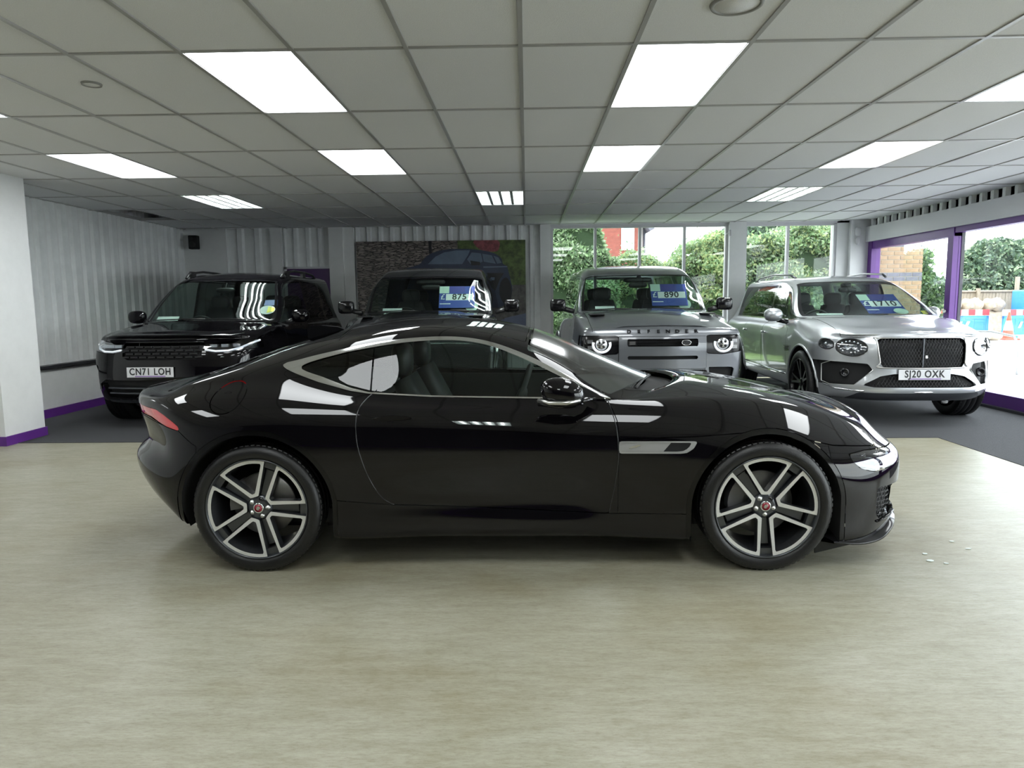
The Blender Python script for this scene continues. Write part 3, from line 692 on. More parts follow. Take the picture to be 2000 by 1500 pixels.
    # cabin
    cb = MB().box(-1.2, .75, -.78, .78, .22, .30); cb.box(-1.22, -1.16, -.70, .70, .3, .86); cb.build('cabin_floor', 'black_matte', car)
    ds = MB(); ds.prism([(.30,.45),(.26,.74),(.34,.84),(.60,.86),(.80,.86),(.80,.45)], 'y', -.74, .74); ds.build('dashboard', 'trim_grey', car)
    for s in (-1, 1):
        MB().prism([(-.72,.35),(-.72,.87),(.30,.86),(.45,.80),(.45,.35)], 'y', s * .775, s * .79).build('door_lining', 'trim_grey', car)
        seat(car, -.30, s * .37, .36, .60, .30, .50)
    MB().prism([(-1.55,.80),(-1.55,.93),(-.85,.93),(-.80,.80)], 'y', -.64, .64).build('parcel_shelf', 'trim_grey', car)
    steering(car, .05, -.37, .845, .35)
    MB().box(-.25, .32, -.10, .10, .30, .60, bev=.02).build('centre_console', 'trim_grey', car)
    loop_wheel(car, rw, -.935, -1, spin=17); loop_wheel(car, fw_, -.935, -1, spin=1)
    loop_wheel(car, rw, .935, 1, spin=10); loop_wheel(car, fw_, .935, 1, spin=-20)
    return car
build_coupe()

# ------------------------------------------------------------------ the room
ZC = HC + 1.3333                                     # ceiling height
GX0, GY0, TX, TY = -.0243, 3.8268, .6, 1.2           # ceiling grid origin and tile size
XL, XR, YB, YF = -6.05, 5.95, 12.45, -6.0
def struct(o): o['kind'] = 'structure'; return o
def lino_material():
    m, t, b = nodes('cream_streaked_lino'); L = t.links
    tc = t.nodes.new('ShaderNodeTexCoord')
    def noise(scale, st, det=5, ro=.6):
        mp = t.nodes.new('ShaderNodeMapping'); mp.inputs['Scale'].default_value = st; L.new(tc.outputs['Object'], mp.inputs['Vector'])
        n = t.nodes.new('ShaderNodeTexNoise'); n.inputs['Scale'].default_value = scale; n.inputs['Detail'].default_value = det; n.inputs['Roughness'].default_value = ro
        L.new(mp.outputs[0], n.inputs['Vector']); return n.outputs['Fac']
    def ramp(f, a, b_, c0, c1):
        r = t.nodes.new('ShaderNodeValToRGB'); r.color_ramp.elements[0].position = a; r.color_ramp.elements[1].position = b_
        r.color_ramp.elements[0].color = c0 + (1,); r.color_ramp.elements[1].color = c1 + (1,); L.new(f, r.inputs['Fac']); return r.outputs['Color']
    def mix(fac, a, b_, mode='MIX'):
        x = t.nodes.new('ShaderNodeMix'); x.data_type = 'RGBA'; x.blend_type = mode
        if isinstance(fac, float): x.inputs['Factor'].default_value = fac
        else: L.new(fac, x.inputs['Factor'])
        L.new(a, x.inputs['A']); L.new(b_, x.inputs['B']); return x.outputs['Result']
    base = ramp(noise(.9, (1, 1, 1), 3), .3, .7, (.348, .328, .252), (.405, .40, .328))
    streak = ramp(noise(4.5, (1.0, 4.5, 1), 7, .75), .38, .62, (.72, .70, .62), (1, 1, 1))
    fine = ramp(noise(26, (1.0, 4.0, 1), 7, .85), .36, .54, (.72, .70, .62), (1, 1, 1))
    dark = ramp(noise(13, (1, 4.5, 1), 7, .85), .33, .40, (.56, .52, .42), (1, 1, 1))
    stain = ramp(noise(.8, (1, 1.6, 1), 4, .6), .34, .50, (.80, .74, .63), (1, 1, 1))
    c = mix(.75, base, streak, 'MULTIPLY'); c = mix(.85, c, fine, 'MULTIPLY'); c = mix(.95, c, dark, 'MULTIPLY'); c = mix(.7, c, stain, 'MULTIPLY')
    L.new(c, b.inputs['Base Color'])
    r = t.nodes.new('ShaderNodeMapRange'); r.inputs['To Min'].default_value = .30; r.inputs['To Max'].default_value = .48
    L.new(noise(3, (1, 2, 1), 5), r.inputs['Value']); L.new(r.outputs[0], b.inputs['Roughness'])
    bp = t.nodes.new('ShaderNodeBump'); bp.inputs['Strength'].default_value = .05; bp.inputs['Distance'].default_value = .01
    L.new(noise(14, (1, 3, 1), 5), bp.inputs['Height']); L.new(bp.outputs[0], b.inputs['Normal'])
    return m
M['lino'] = lino_material()
fl = MB().box(-8, XR + .2, YF, YB + .2, -.05, 0)
fl.build('floor', 'lino')['kind'] = 'structure'
cp = MB().prism([(4.09, 4.0), (5.84, 4.0), (5.84, 12.25), (5.5, 12.38), (-6.02, 12.38), (-6.02, 7.40), (-5.23, 7.40), (-5.23, 6.95), (4.09, 6.95)], 'z', 0, .004)
o = cp.build('floor', 'carpet'); tag(o, kind='structure')
st = MB().box(-8, 4.09, 6.944, 6.956, 0, .006); st.build('trim_1', 'frame_dark')['kind'] = 'structure'

# ceiling: bars, tiles, lights
ceil = MB()
ix0, ix1, jy0, jy1 = -11, 10, -6, 7
def gx(i): return GX0 + TX * i
def gy(j): return GY0 + TY * j
for i in range(ix0, ix1 + 1): ceil.box(gx(i) - .012, gx(i) + .012, gy(jy0), YB, ZC - .009, ZC + .03)
for j in range(jy0, jy1 + 1): ceil.box(gx(ix0), gx(ix1), gy(j) - .011, gy(j) + .011, ZC - .0085, ZC + .03)
ceil_o = ceil.build('ceiling', 'tbar'); struct(ceil_o)
slab = MB().box(-8, XR + .3, YF - .2, YB + .2, ZC + .45, ZC + .5); s_ = slab.build('ceiling_slab', 'void', ceil_o)
panels = {}
for i in (-11, -7, -3, 1, 5, 9):
    for j in (0, 2): panels[(i, j)] = 'panel'
for i in (-7, -3, 1, 5):
    for j in (-2,): panels[(i, j)] = 'panel'
for i, j in ((-7, 4), (-1, 4), (5, 4), (-1, -4)): panels[(i, j)] = 'tube'
missing = {(-10, 5), (-10, 7)}
tme = None; far = MB()
tcut = MB().box(.010, TX - .010, .009, .20, 0, .014, bev=.003).mesh('ceiling_tile'); tcut.materials.append(M['tile'])
for i in range(ix0, ix1):
    for j in range(jy0, jy1 + 1):
        if (i, j) in panels or (i, j) in missing: continue
        if gx(i) > XR - .1: continue
        if j < -2:
            far.box(gx(i) + .012, gx(i + 1) - .012, gy(j) + .011, gy(j + 1) - .011, ZC - .002, ZC + .012); continue
        if tme is None:
            tme = MB().box(.010, TX - .010, .009, TY - .009, 0, .014, bev=.003).mesh('ceiling_tile'); tme.materials.append(M['tile'])
        o = bpy.data.objects.new('ceiling_tile', tcut if j == jy1 else tme); COL.objects.link(o); o.parent = ceil_o
        o.location = (gx(i), gy(j), ZC - .001 + rng.uniform(-.0006, .0006))
tag(far.build('ceiling_tile_field', 'tile', ceil_o), kind='stuff')
def where(i, j):
    return {(-7, 0): 'at the far left edge', (-3, 0): 'large and nearest, left of centre', (1, 0): 'large and nearest, right of centre', (5, 0): 'cut by the right edge of the view',
            (-7, 2): 'second row, leftmost', (-3, 2): 'second row, left of centre', (1, 2): 'second row, right of centre', (5, 2): 'second row, rightmost'}.get((i, j))
for (i, j), k in panels.items():
    if gx(i) > XR - .3: continue
    if k == 'panel':
        wh = where(i, j)
        t = thing('ceiling_light', 'flat white lit ceiling panel, ' + (wh or {-11: 'beyond the left edge of the view', -7: 'overhead behind the viewpoint, far left', -3: 'overhead behind the viewpoint, left of centre', 1: 'overhead behind the viewpoint, right of centre', 5: 'overhead behind the viewpoint, far right', 9: 'beyond the right edge'}[i] + (', further back row' if j == 2 else '')), 'light', (gx(i), gy(j), ZC), 0, 'flat lit ceiling panels')
        MB().box(.014, TX - .014, .014, TY - .014, -.001, .006).build('diffuser', 'panel_light', t)
        fr = MB(); a, b = .011, .016
        for q in ((a, TX - a, a, b), (a, TX - a, TY - b, TY - a), (a, b, a, TY - a), (TX - b, TX - a, a, TY - a)): fr.box(*q, -.004, .008)
        fr.build('frame', 'frame_white', t)
    else:
        lab = {(-7, 4): 'four-tube louvred ceiling light above the left black car', (-1, 4): 'four-tube louvred ceiling light at the centre before the back wall', (5, 4): 'four-tube louvred ceiling light above the silver car'}.get((i, j), 'four-tube louvred ceiling light behind the viewpoint')
        t = thing('fluorescent_light', lab, 'light', (gx(i), gy(j), ZC), 0, 'four-tube louvred ceiling lights')
        tr = MB(); a = .012
        tr.box(a, TX - a, a, TY - a, .10, .105); 
        for q in ((a, TX - a, a, a + .004), (a, TX - a, TY - a - .004, TY - a), (a, a + .004, a, TY - a), (TX - a - .004, TX - a, a, TY - a)): tr.box(*q, -.004, .10)
        tr.build('tray', 'louvre', t)
        for q in range(4):
            x = .09 + .14 * q; MB().tube([(x, .04, .060), (x, TY - .04, .060)], .016, 10).build('tube', 'tube_light', t)
        for q in range(3):
            x = .16 + .14 * q; MB().prism([(x - .018, .0), (x + .018, .0), (x, .07)], 'y', .02, TY - .02).build('reflector_fin', 'louvre', t)
        lv = MB()
        for q in range(9): y = .10 + .125 * q; lv.box(.02, TX - .02, y - .001, y + .001, .0, .035)
        tag(lv.build('louvre', 'louvre', t), kind='stuff')
# round ceiling fittings
for (x, y, r, lab) in ((.96, 3.36, .115, 'large round plate set in the ceiling tile at the top, right of centre'), (-2.61, 4.33, .055, 'small round plate in the ceiling tile at the upper left')):
    t_ = thing('ceiling_speaker' if r > .1 else 'ceiling_cover', lab, 'ceiling fitting', (x, y, ZC - .002))
    MB().lathe([(0, -.006), (r * .86, -.006), (r * .88, .0)], 40, axis='z').build('cover_plate', 'tile', t_)
    MB().lathe([(r * .86, .0), (r * .88, -.011), (r, -.011), (r * 1.05, .0)], 40, axis='z').build('rim', 'ring_grey', t_)

# walls
def corrugated(name, p0, p1, z0, z1, pitch=.2, depth=.035, mat='cladding', flat=.55, parent=None):
    "trapezoidal cladding from p0 to p1 (xy), ribs towards the left-hand normal"
    p0, p1 = Vector(p0), Vector(p1); L = (p1 - p0).length; d = (p1 - p0) / L; n = Vector((-d.y, d.x)); prof = []
    s = 0
    while s < L:
        for a, b in ((0, 0), (flat, 0), (flat + .10, 1), (.92, 1), (1, 0)):
            if s + a * pitch <= L: prof.append((s + a * pitch, b * depth))
        s += pitch
    prof.append((L, 0)); vs = []
    for a, b in prof:
        q = p0 + d * a + n * b; vs += [(q.x, q.y, z0), (q.x, q.y, z1)]
    fs = [(2 * i, 2 * i + 2, 2 * i + 3, 2 * i + 1) for i in range(len(prof) - 1)]
    return MB().add(vs, fs).build(name, mat, parent)
wl = struct(MB().box(-6.35, -6.10, YF, YB + .3, 0, ZC + .45).build('wall_left', 'white_wall'))
corrugated('cladding_sheet', (-6.06, 12.42), (-6.06, 7.0), .66, ZC + .30, .225, -.045, parent=wl, flat=.5)
MB().box(-6.10, -5.99, 7.0, 12.42, .615, .655).build('sill_strip', 'frame_dark', wl)
MB().box(-6.10, -6.03, 7.0, 12.42, 0, .615).build('dado', 'white_wall', wl)
struct(MB().box(-6.03, -6.005, 7.0, 12.42, 0, .11).build('baseboard_left', 'purple'))
# boxed column at the left
cl = struct(MB().box(-6.10, -5.25, 6.80, 7.38, 0, ZC + .02).build('wall_column', 'white_wall'))
bs = MB().box(-6.1, -5.235, 6.785, 7.395, 0, .095); struct(bs.build('baseboard_column', 'purple'))
# back wall
wb = struct(MB().box(-6.35, .42, YB + .06, YB + .30, 0, ZC + .45).build('wall_back', 'white_wall'))
MB().box(-6.1, -5.30, YB - .03, YB + .06, 0, ZC).build('plain_panel', 'white_wall', wb)
corrugated('cladding_sheet', (-4.52, YB + .05), (-5.30, YB + .05), 0, ZC + .1, .31, .045, parent=wb)
MB().box(-4.52, -4.32, YB - .02, YB + .06, 0, ZC).build('pilaster', 'white_wall', wb)
corrugated('cladding_sheet', (-3.47, YB + .05), (-4.32, YB + .05), 2.05, ZC + .1, .22, .045, parent=wb)
MB().box(-3.47, -3.22, YB - .08, YB + .06, 0, ZC).build('pilaster', 'white_wall', wb)
MB().box(-3.22, -3.03, YB - .04, YB + .06, 0, ZC).build('pilaster', 'white_wall', wb)
corrugated('cladding_sheet', (.25, YB + .05), (-3.03, YB + .05), 0, ZC + .1, .205, .045, parent=wb)
MB().box(.24, .42, YB - .06, YB + .25, 0, ZC).build('pilaster', 'white_wall', wb)
dr = MB().box(-4.25, -3.475, YB - .005, YB + .04, 0, 2.01); d1 = struct(dr.build('door_1', 'purple_door'))
fr = MB().box(-4.30, -3.47, YB - .02, YB + .05, 2.01, 2.045); fr.box(-4.30, -4.25, YB - .02, YB + .05, 0, 2.045); fr.build('door_frame', 'frame_white', d1)
hn = MB().tube([(-3.56, YB - .06, 1.0), (-3.68, YB - .06, 1.0)], .010); hn.build('door_handle', 'satin_chrome', d1)
# front and right rest of the room, behind the viewpoint
struct(MB().box(-8, XR + .2, YF - .15, YF, 0, ZC + .45).build('wall_front', 'dark_wall'))
struct(MB().box(-8.1, -8.0, YF, 7.0, 0, ZC + .45).build('wall_left_return', 'white_wall'))
struct(MB().box(-8, XR, YF, YF + .02, 0, .12).build('baseboard_front', 'purple'))

# ------------------------------------------------------------------ tall cars parked along the back
def suv_rails(d):
    g = d.get; hw, zs, zb, xf, xr = d['hw'], d['zs'], d['zb'], d['xf'], d['xr']; af, ar = d['af'], d['ar']
    xh, xc, zh, zc, zr = d['xh'], d['xc'], d['zh'], d['zc'], d['zr']; yr = d['yr']; zn = d['zn']
    fy = g('fy', [.93, .965, .985, .995, .98, .935]); fz = g('fz', [0, .13, .34, .56, .78, .95]); rk = g('rk', [.05, .0, .0, .02, .04, .08])
    zf = g('zf', [zs, zs + .1, zs + .27, zs + .45, zn - .12, zn - .02]); yc, cr = g('yc', .85), g('cr', .16)
    X = {3: ar - .46, 4: ar, 5: ar + .5, 6: (ar + .5 + xh) / 2, 7: xh, 8: (xh + xc) / 2, 9: xc, 10: xc + .22, 11: max(af, xc + .3), 12: af + .40}
    R = []
    def ends(k, y_, z_, zfr, x_off):
        return {0: (xr + .02 * k, 0, z_), 1: (xr + .03 + .02 * k, .6 * y_ / hw, z_), 2: (xr + .12 + .02 * k, .92 * y_, z_),
                13: (xf - cr - x_off, yc * y_ / hw, zfr), 14: (xf - .035 - x_off, .46, zfr), 15: (xf - x_off, 0, zfr)}
    r0 = {c: (x, hw * .78, zs + .02) for c, x in X.items()}; r0.update(ends(0, hw * .78, zs + .02, zf[0], .16)); R.append(r0)
    taper = {10: .998, 11: .995, 12: .965}
    for k in range(6):
        z_ = zs + fz[k] * (zb - zs); y_ = hw * fy[k]; r = {}
        for c, x in X.items():
            zz = z_ if c < 10 else (z_ * (1 - (c - 9) / 4 * .9) + zf[k] * (c - 9) / 4 * .9)
            if k == 5: zz = {10: zc - .05, 11: zc - .07, 12: zn + .01}.get(c, zz)
            r[c] = (x, y_ * taper.get(c, 1), zz)
        r.update(ends(k * .5, y_, z_, zf[k], rk[k])); R.append(r)
    R[6][9] = (xc - .04, hw * .935, zc - .06)
    # belt / bonnet rails
    ws = d.get('ws', .10)
    bon = lambda x: np.interp(x, [xc, af, xf - .25, xf - .1], [zc + .01, zc - .015 - g('bd', .01), zn + .045, zn + .02])
    rs = g('rear_roof', .12)
    pb = X[12]; Lb = xf - .13 - pb
    top = lambda c, h: {0: (xr + rs, 0, h), 1: (xr + rs + .02, .45 if h < zr - .1 else .3, h), 2: (xr + rs + .12, yr * .9, h)}
    yb_ = d.get('yb', hw * .90)
    r7 = {c: (X[c], yb_, zb + .02) for c in range(3, 9)}; r7.update({0: (xr + .08, 0, zb + .03), 1: (xr + .10, yb_ * .7, zb + .03), 2: (xr + .2, yb_ * .96, zb + .03),
        9: (xc - .02, yb_ * .985, zc - .02), 10: (X[10], yb_ * .93, zc - .02), 11: (X[11], yb_ * .90, bon(X[11]) - .03), 12: (X[12], yb_ * .85, bon(X[12]) - .02), 13: (pb + .66 * Lb, yb_ * .80, zn + .012), 14: (pb + .93 * Lb, .43, zn + .018), 15: (pb + Lb, 0, zn + .02)}); R.append(r7)
    zm = zb + (zh - zb) * .5; ym = (yb_ + yr) / 2 + .02
    r8 = {c: (X[c] if c < 7 else X[c], ym, zm) for c in range(3, 8)}; r8.update({0: (xr + rs * .55, 0, zm), 1: (xr + rs * .55 + .02, ym * .7, zm), 2: (xr + rs * .55 + .12, ym * .95, zm),
        8: (X[8], (ym + yb_) / 2, zb + (zh - zb) * .30), 9: (xc, yb_ * .97, zc - .008), 10: (X[10] + .02, yb_ * .80, zc - .0), 11: (X[11], yb_ * .76, bon(X[11]) - .005), 12: (X[12], yb_ * .72, bon(X[12]) - .004), 13: (pb + .52 * Lb, yb_ * .66, bon(pb + .52 * Lb) + .0), 14: (pb + .74 * Lb, .38, bon(pb + .74 * Lb) + .0), 15: (pb + .80 * Lb, 0, bon(pb + .80 * Lb))}); R.append(r8)
    zsr = d.get('zsr', zr - .10)
    r9 = {c: (X[c], yr, zsr) for c in range(3, 7)}; r9.update({0: (xr + rs, 0, zsr - .02), 1: (xr + rs + .02, yr * .6, zsr - .02), 2: (xr + rs + .1, yr * .92, zsr - .02),
        7: (xh, yr, zh), 8: ((xh + xc) / 2, (yr + yb_) / 2 + .01, (zh + zc) / 2 + .01), 9: (xc + .02, yb_ * .955, zc), 10: (X[10] + .05, yb_ * .62, zc + .005), 11: (X[11] + .0, yb_ * .58, bon(X[11]) + .01), 12: (X[12] - .02, yb_ * .54, bon(X[12]) + .008), 13: (pb + .38 * Lb, yb_ * .48, bon(pb + .38 * Lb) + .008), 14: (pb + .54 * Lb, .30, bon(pb + .54 * Lb) + .009), 15: (pb + .60 * Lb, 0, bon(pb + .60 * Lb) + .01)}); R.append(r9)
    r10 = {c: (X[c], yr * g('r10', .70), zr - g('r10z', .025)) for c in range(3, 7)}; r10.update({0: (xr + rs + .1, 0, zr - .05), 1: (xr + rs + .12, yr * .4, zr - .05), 2: (xr + rs + .2, yr * .62, zr - .045),
        7: (xh + .05, yr * g('r10', .66), zh + .045), 8: ((xh + xc) / 2 + .08, yr * .68, (zh + zc) / 2 + .02), 9: (xc + ws * .7, yb_ * .52, zc + .008), 10: (X[10] + .12, yb_ * .34, zc + .012), 11: (X[11] + .02, yb_ * .33, bon(X[11]) + .016), 12: (X[12] - .05, yb_ * .32, bon(X[12] - .05) + .014), 13: (pb + .22 * Lb, .24, bon(pb + .22 * Lb) + .013), 14: (pb + .32 * Lb, .16, bon(pb + .32 * Lb) + .014), 15: (pb + .37 * Lb, 0, bon(pb + .37 * Lb) + .015)}); R.append(r10)
    r11 = {c: (X[c], 0, zr) for c in range(4, 7)}; r11.update({0: (xr + rs + .25, 0, zr - .03), 1: (xr + rs + .27, 0, zr - .028), 2: (xr + rs + .3, 0, zr - .025), 3: (X[3] + .08, 0, zr - .01),
        7: (xh + .07, 0, zh + .055), 8: ((xh + xc) / 2 + .10, 0, (zh + zc) / 2 + .02), 9: (xc + ws, 0, zc + .01), 10: (X[10] + .14, 0, zc + .015), 11: (X[11] + .03, 0, bon(X[11]) + .018), 12: (X[12] - .08, 0, bon(X[12] - .08) + .016), 13: (pb + .02 * Lb, 0, bon(pb + .02 * Lb) + .016), 14: (pb + .10 * Lb, 0, bon(pb + .10 * Lb) + .016), 15: (pb + .18 * Lb, 0, bon(pb + .18 * Lb) + .016)}); R.append(r11)
    for k, dd in g('over', {}).items(): R[k].update(dd)
    return R
def ws_plane(B, y, z):
    "x on the windscreen, a little inside"
    V, N, U, S = B.full; m = (U[:, 0] > 9.2) & (U[:, 1] > 7) & (U[:, 1] < 9); W = V[m]
    return W[np.argmin((W[:, 1] - y) ** 2 + (W[:, 2] - z) ** 2), 0]
def board(parent, B, y0, y1, z0, z1, name, mat, off=.03, th=.002, label=None, shape=None):
    "flat card just inside the windscreen, following its slope; returns object and its matrix"
    ym, zm = (y0 + y1) / 2, (z0 + z1) / 2; xa, xb = ws_plane(B, ym, z0), ws_plane(B, ym, z1)
    up = Vector((xb - xa, 0, z1 - z0)).normalized(); right = Vector((0, 1, 0)); n = right.cross(up)
    if n.x < 0: n = -n
    c = Vector((ws_plane(B, ym, zm) , ym, zm)) - n * off
    h = (z1 - z0) / up.z / 2; wv = (y1 - y0) / 2; m = ori(c, right, up)
    pts = shape or [(-wv, -h), (wv, -h), (wv, h), (-wv, h)]
    mb = MB().prism(pts, 'z', -th, th); me = mb.mesh(name); me.transform(m); o = link(name, me, mat, parent)
    if label: o['label'] = label
    return o, m, wv, h
def price_board(parent, B, y0, y1, z0, z1, price):
    o, m, wv, h = board(parent, B, y0, y1, z0, z1, 'price_board', 'sticker_blue', label='blue finance price board behind the windscreen')
    def card(a, b, c, d, mat, name, t=.0035):
        me = MB().prism([(a * wv, c * h), (b * wv, c * h), (b * wv, d * h), (a * wv, d * h)], 'z', .0005, t).mesh(name); me.transform(m); return link(name, me, mat, o)
    card(-1, -.45, .35, 1, 'sticker_green', 'green_patch'); card(-.45, .45, .40, 1, 'sticker_purple', 'dark_patch')
    card(-.62, .92, -.30, .28, 'paper', 'price_strip')
    T = lambda s, sz, u, v, mat, z=.0042, wx=1.0, bd=.0: text(s, sz, .0006, mat, o, m @ Matrix.Translation((u * wv, v * h, z)), wx, 1.05, bd, 'lettering')
    T(price, h * .74, .14, -.01, 'plate_ink', bd=.003, wx=1.0 if len(price) < 4 else .78); T('£', h * .72, -.80, 0, 'paper')
    card(-.95, -.35, -.66, -.58, 'paper', 'small_print', .003)
    return o
def plate(parent, x, y, z, s, pitch=0.0, w=.52, h=.111, bright='plate_white'):
    m = Matrix.Translation((x, y, z)) @ ori((0, 0, 0), (0, 1, 0), (-math.sin(pitch), 0, math.cos(pitch)))
    me = MB().box(-w / 2, w / 2, -h / 2, h / 2, -.004, .004).mesh('number_plate'); me.transform(m); o = link('number_plate', me, bright, parent)
    text(s, .106, .0008, 'plate_ink', o, m @ Matrix.Translation((0, .004, .0052)), .84, 1.12, .0022, 'plate_characters')
    me = MB().box(-.17, .17, -.050, -.040, .004, .0052).mesh('plate_strip'); me.transform(m); link('plate_strip', me, 'plate_purple', o)
    fr = MB().tube([(-w / 2, -h / 2, 0), (w / 2, -h / 2, 0), (w / 2, h / 2, 0), (-w / 2, h / 2, 0)], .004, 6, closed=True).mesh('plate_frame'); fr.transform(m); link('plate_frame', fr, 'black_satin', o)
    return o
def glasshouse(B, car, paint_black='black_gloss', vrear=2.75, splits=(6.0, 4.4), gmat='glass_dark', trim=None, wsmat='glass', rear=True, hv=7.12, vend=8.72, umin=7.14, umax=8.86):
    wsf = lambda V, U, S: np.maximum.reduce([(9.17 - U[:, 0]) * .2, (hv - .04 - U[:, 1]) * .25, (U[:, 1] - 8.90) * .35])
    w_ = B.take(wsf, .003)
    inn = lambda V, U, S: np.maximum.reduce([(9.30 - U[:, 0]) * .2, (hv + .06 - U[:, 1]) * .25, (U[:, 1] - 8.83) * .35])
    gi, go = B.cut(inn, *w_)
    B.mesh(gi, 'windscreen', wsmat, car); B.mesh(go, 'windscreen_surround', 'black_gloss', car)
    for s in (1, -1):
        f = lambda V, U, S, s=s: np.where(S == s, np.maximum.reduce([(umin - U[:, 0]) * .25, (U[:, 0] - umax) * .25, (vrear - U[:, 1]) * .3, (U[:, 1] - vend) * .3]), 1.)
        w_ = B.take(f, .002); i2 = lambda V, U, S: np.maximum.reduce([(umin + .09 - U[:, 0]) * .25, (U[:, 0] - umax + .09) * .25, (vrear + .06 - U[:, 1]) * .3, (U[:, 1] - vend + .07) * .3])
        gi, go = B.cut(i2, *w_); B.mesh(go, 'window_surround', trim or paint_black, car, .002)
        cur = gi
        for k, v0 in enumerate(splits):
            a_, rest = B.cut(lambda V, U, S: v0 + .07 - U[:, 1], *cur); B.mesh(a_, ('front_door_window', 'rear_door_window')[k], gmat if k else 'glass', car)
            p_, cur = B.cut(lambda V, U, S: v0 - .07 - U[:, 1], *rest); B.mesh(p_, 'door_pillar', paint_black, car)
        B.mesh(cur, 'quarter_window', gmat, car)
    if rear:
        rf = lambda V, U, S: np.maximum.reduce([(7.25 - U[:, 0]) * .25, (U[:, 0] - 8.9) * .25, (U[:, 1] - 1.55) * .4])
        B.mesh(B.take(rf), 'rear_window', 'glass', car)
def doors(B, car, paint, x0, x1, x2, zl, side=(1, -1)):
    for s in side:
        for a, b, n in ((x1, x0, 'front_door'), (x2, x1, 'rear_door')):
            f = lambda V, U, S: np.where((S == s) & (U[:, 0] < 7.3), np.maximum.reduce([a + .003 - V[:, 0], V[:, 0] - b + .003, zl - V[:, 2]]), 1.)
            B.mesh(B.take(f, .003), n, paint, car)
def cabin(car, xc, zc, zs, hw, seats=((.0, .40), (.0, -.40)), rows=(0.15, -.85), wheel_y=-.40, zfl=.45, dash_h=.0, mirror=None, backs=.62):
    MB().box(rows[-1] - .9, xc + .1, -hw * .86, hw * .86, zfl - .08, zfl).build('cabin_floor', 'black_matte', car)
    ds = MB(); ds.prism([(xc - .62, zfl), (xc - .60, zc - .12), (xc - .50, zc - .05), (xc - .1, zc - .04), (xc + .08, zc - .03), (xc + .08, zfl)], 'y', -hw * .84, hw * .84); ds.build('dashboard', 'trim_grey', car)
    for s in (1, -1): MB().box(rows[-1] - .9, xc - .1, s * hw * .86 - .01, s * hw * .86 + .01, zfl, zc - .12).build('door_lining', 'trim_grey', car)
    for r_ in rows:
        for y in (.40, -.40): seat(car, r_ - .1, y, zfl + .22, backs, .18, .50)
    steering(car, xc - .68, wheel_y, zc - .10, .42)
def bonnet_cut(B, car, paint, xc, xf, ymax, gapz):
    f = lambda V, U, S: np.where((U[:, 0] > 5.6), np.maximum.reduce([xc - V[:, 0], V[:, 0] - xf, np.abs(V[:, 1]) - ymax, gapz - V[:, 2]]), 1.)
    B.mesh(B.take(f, .0025), 'bonnet', paint, car)

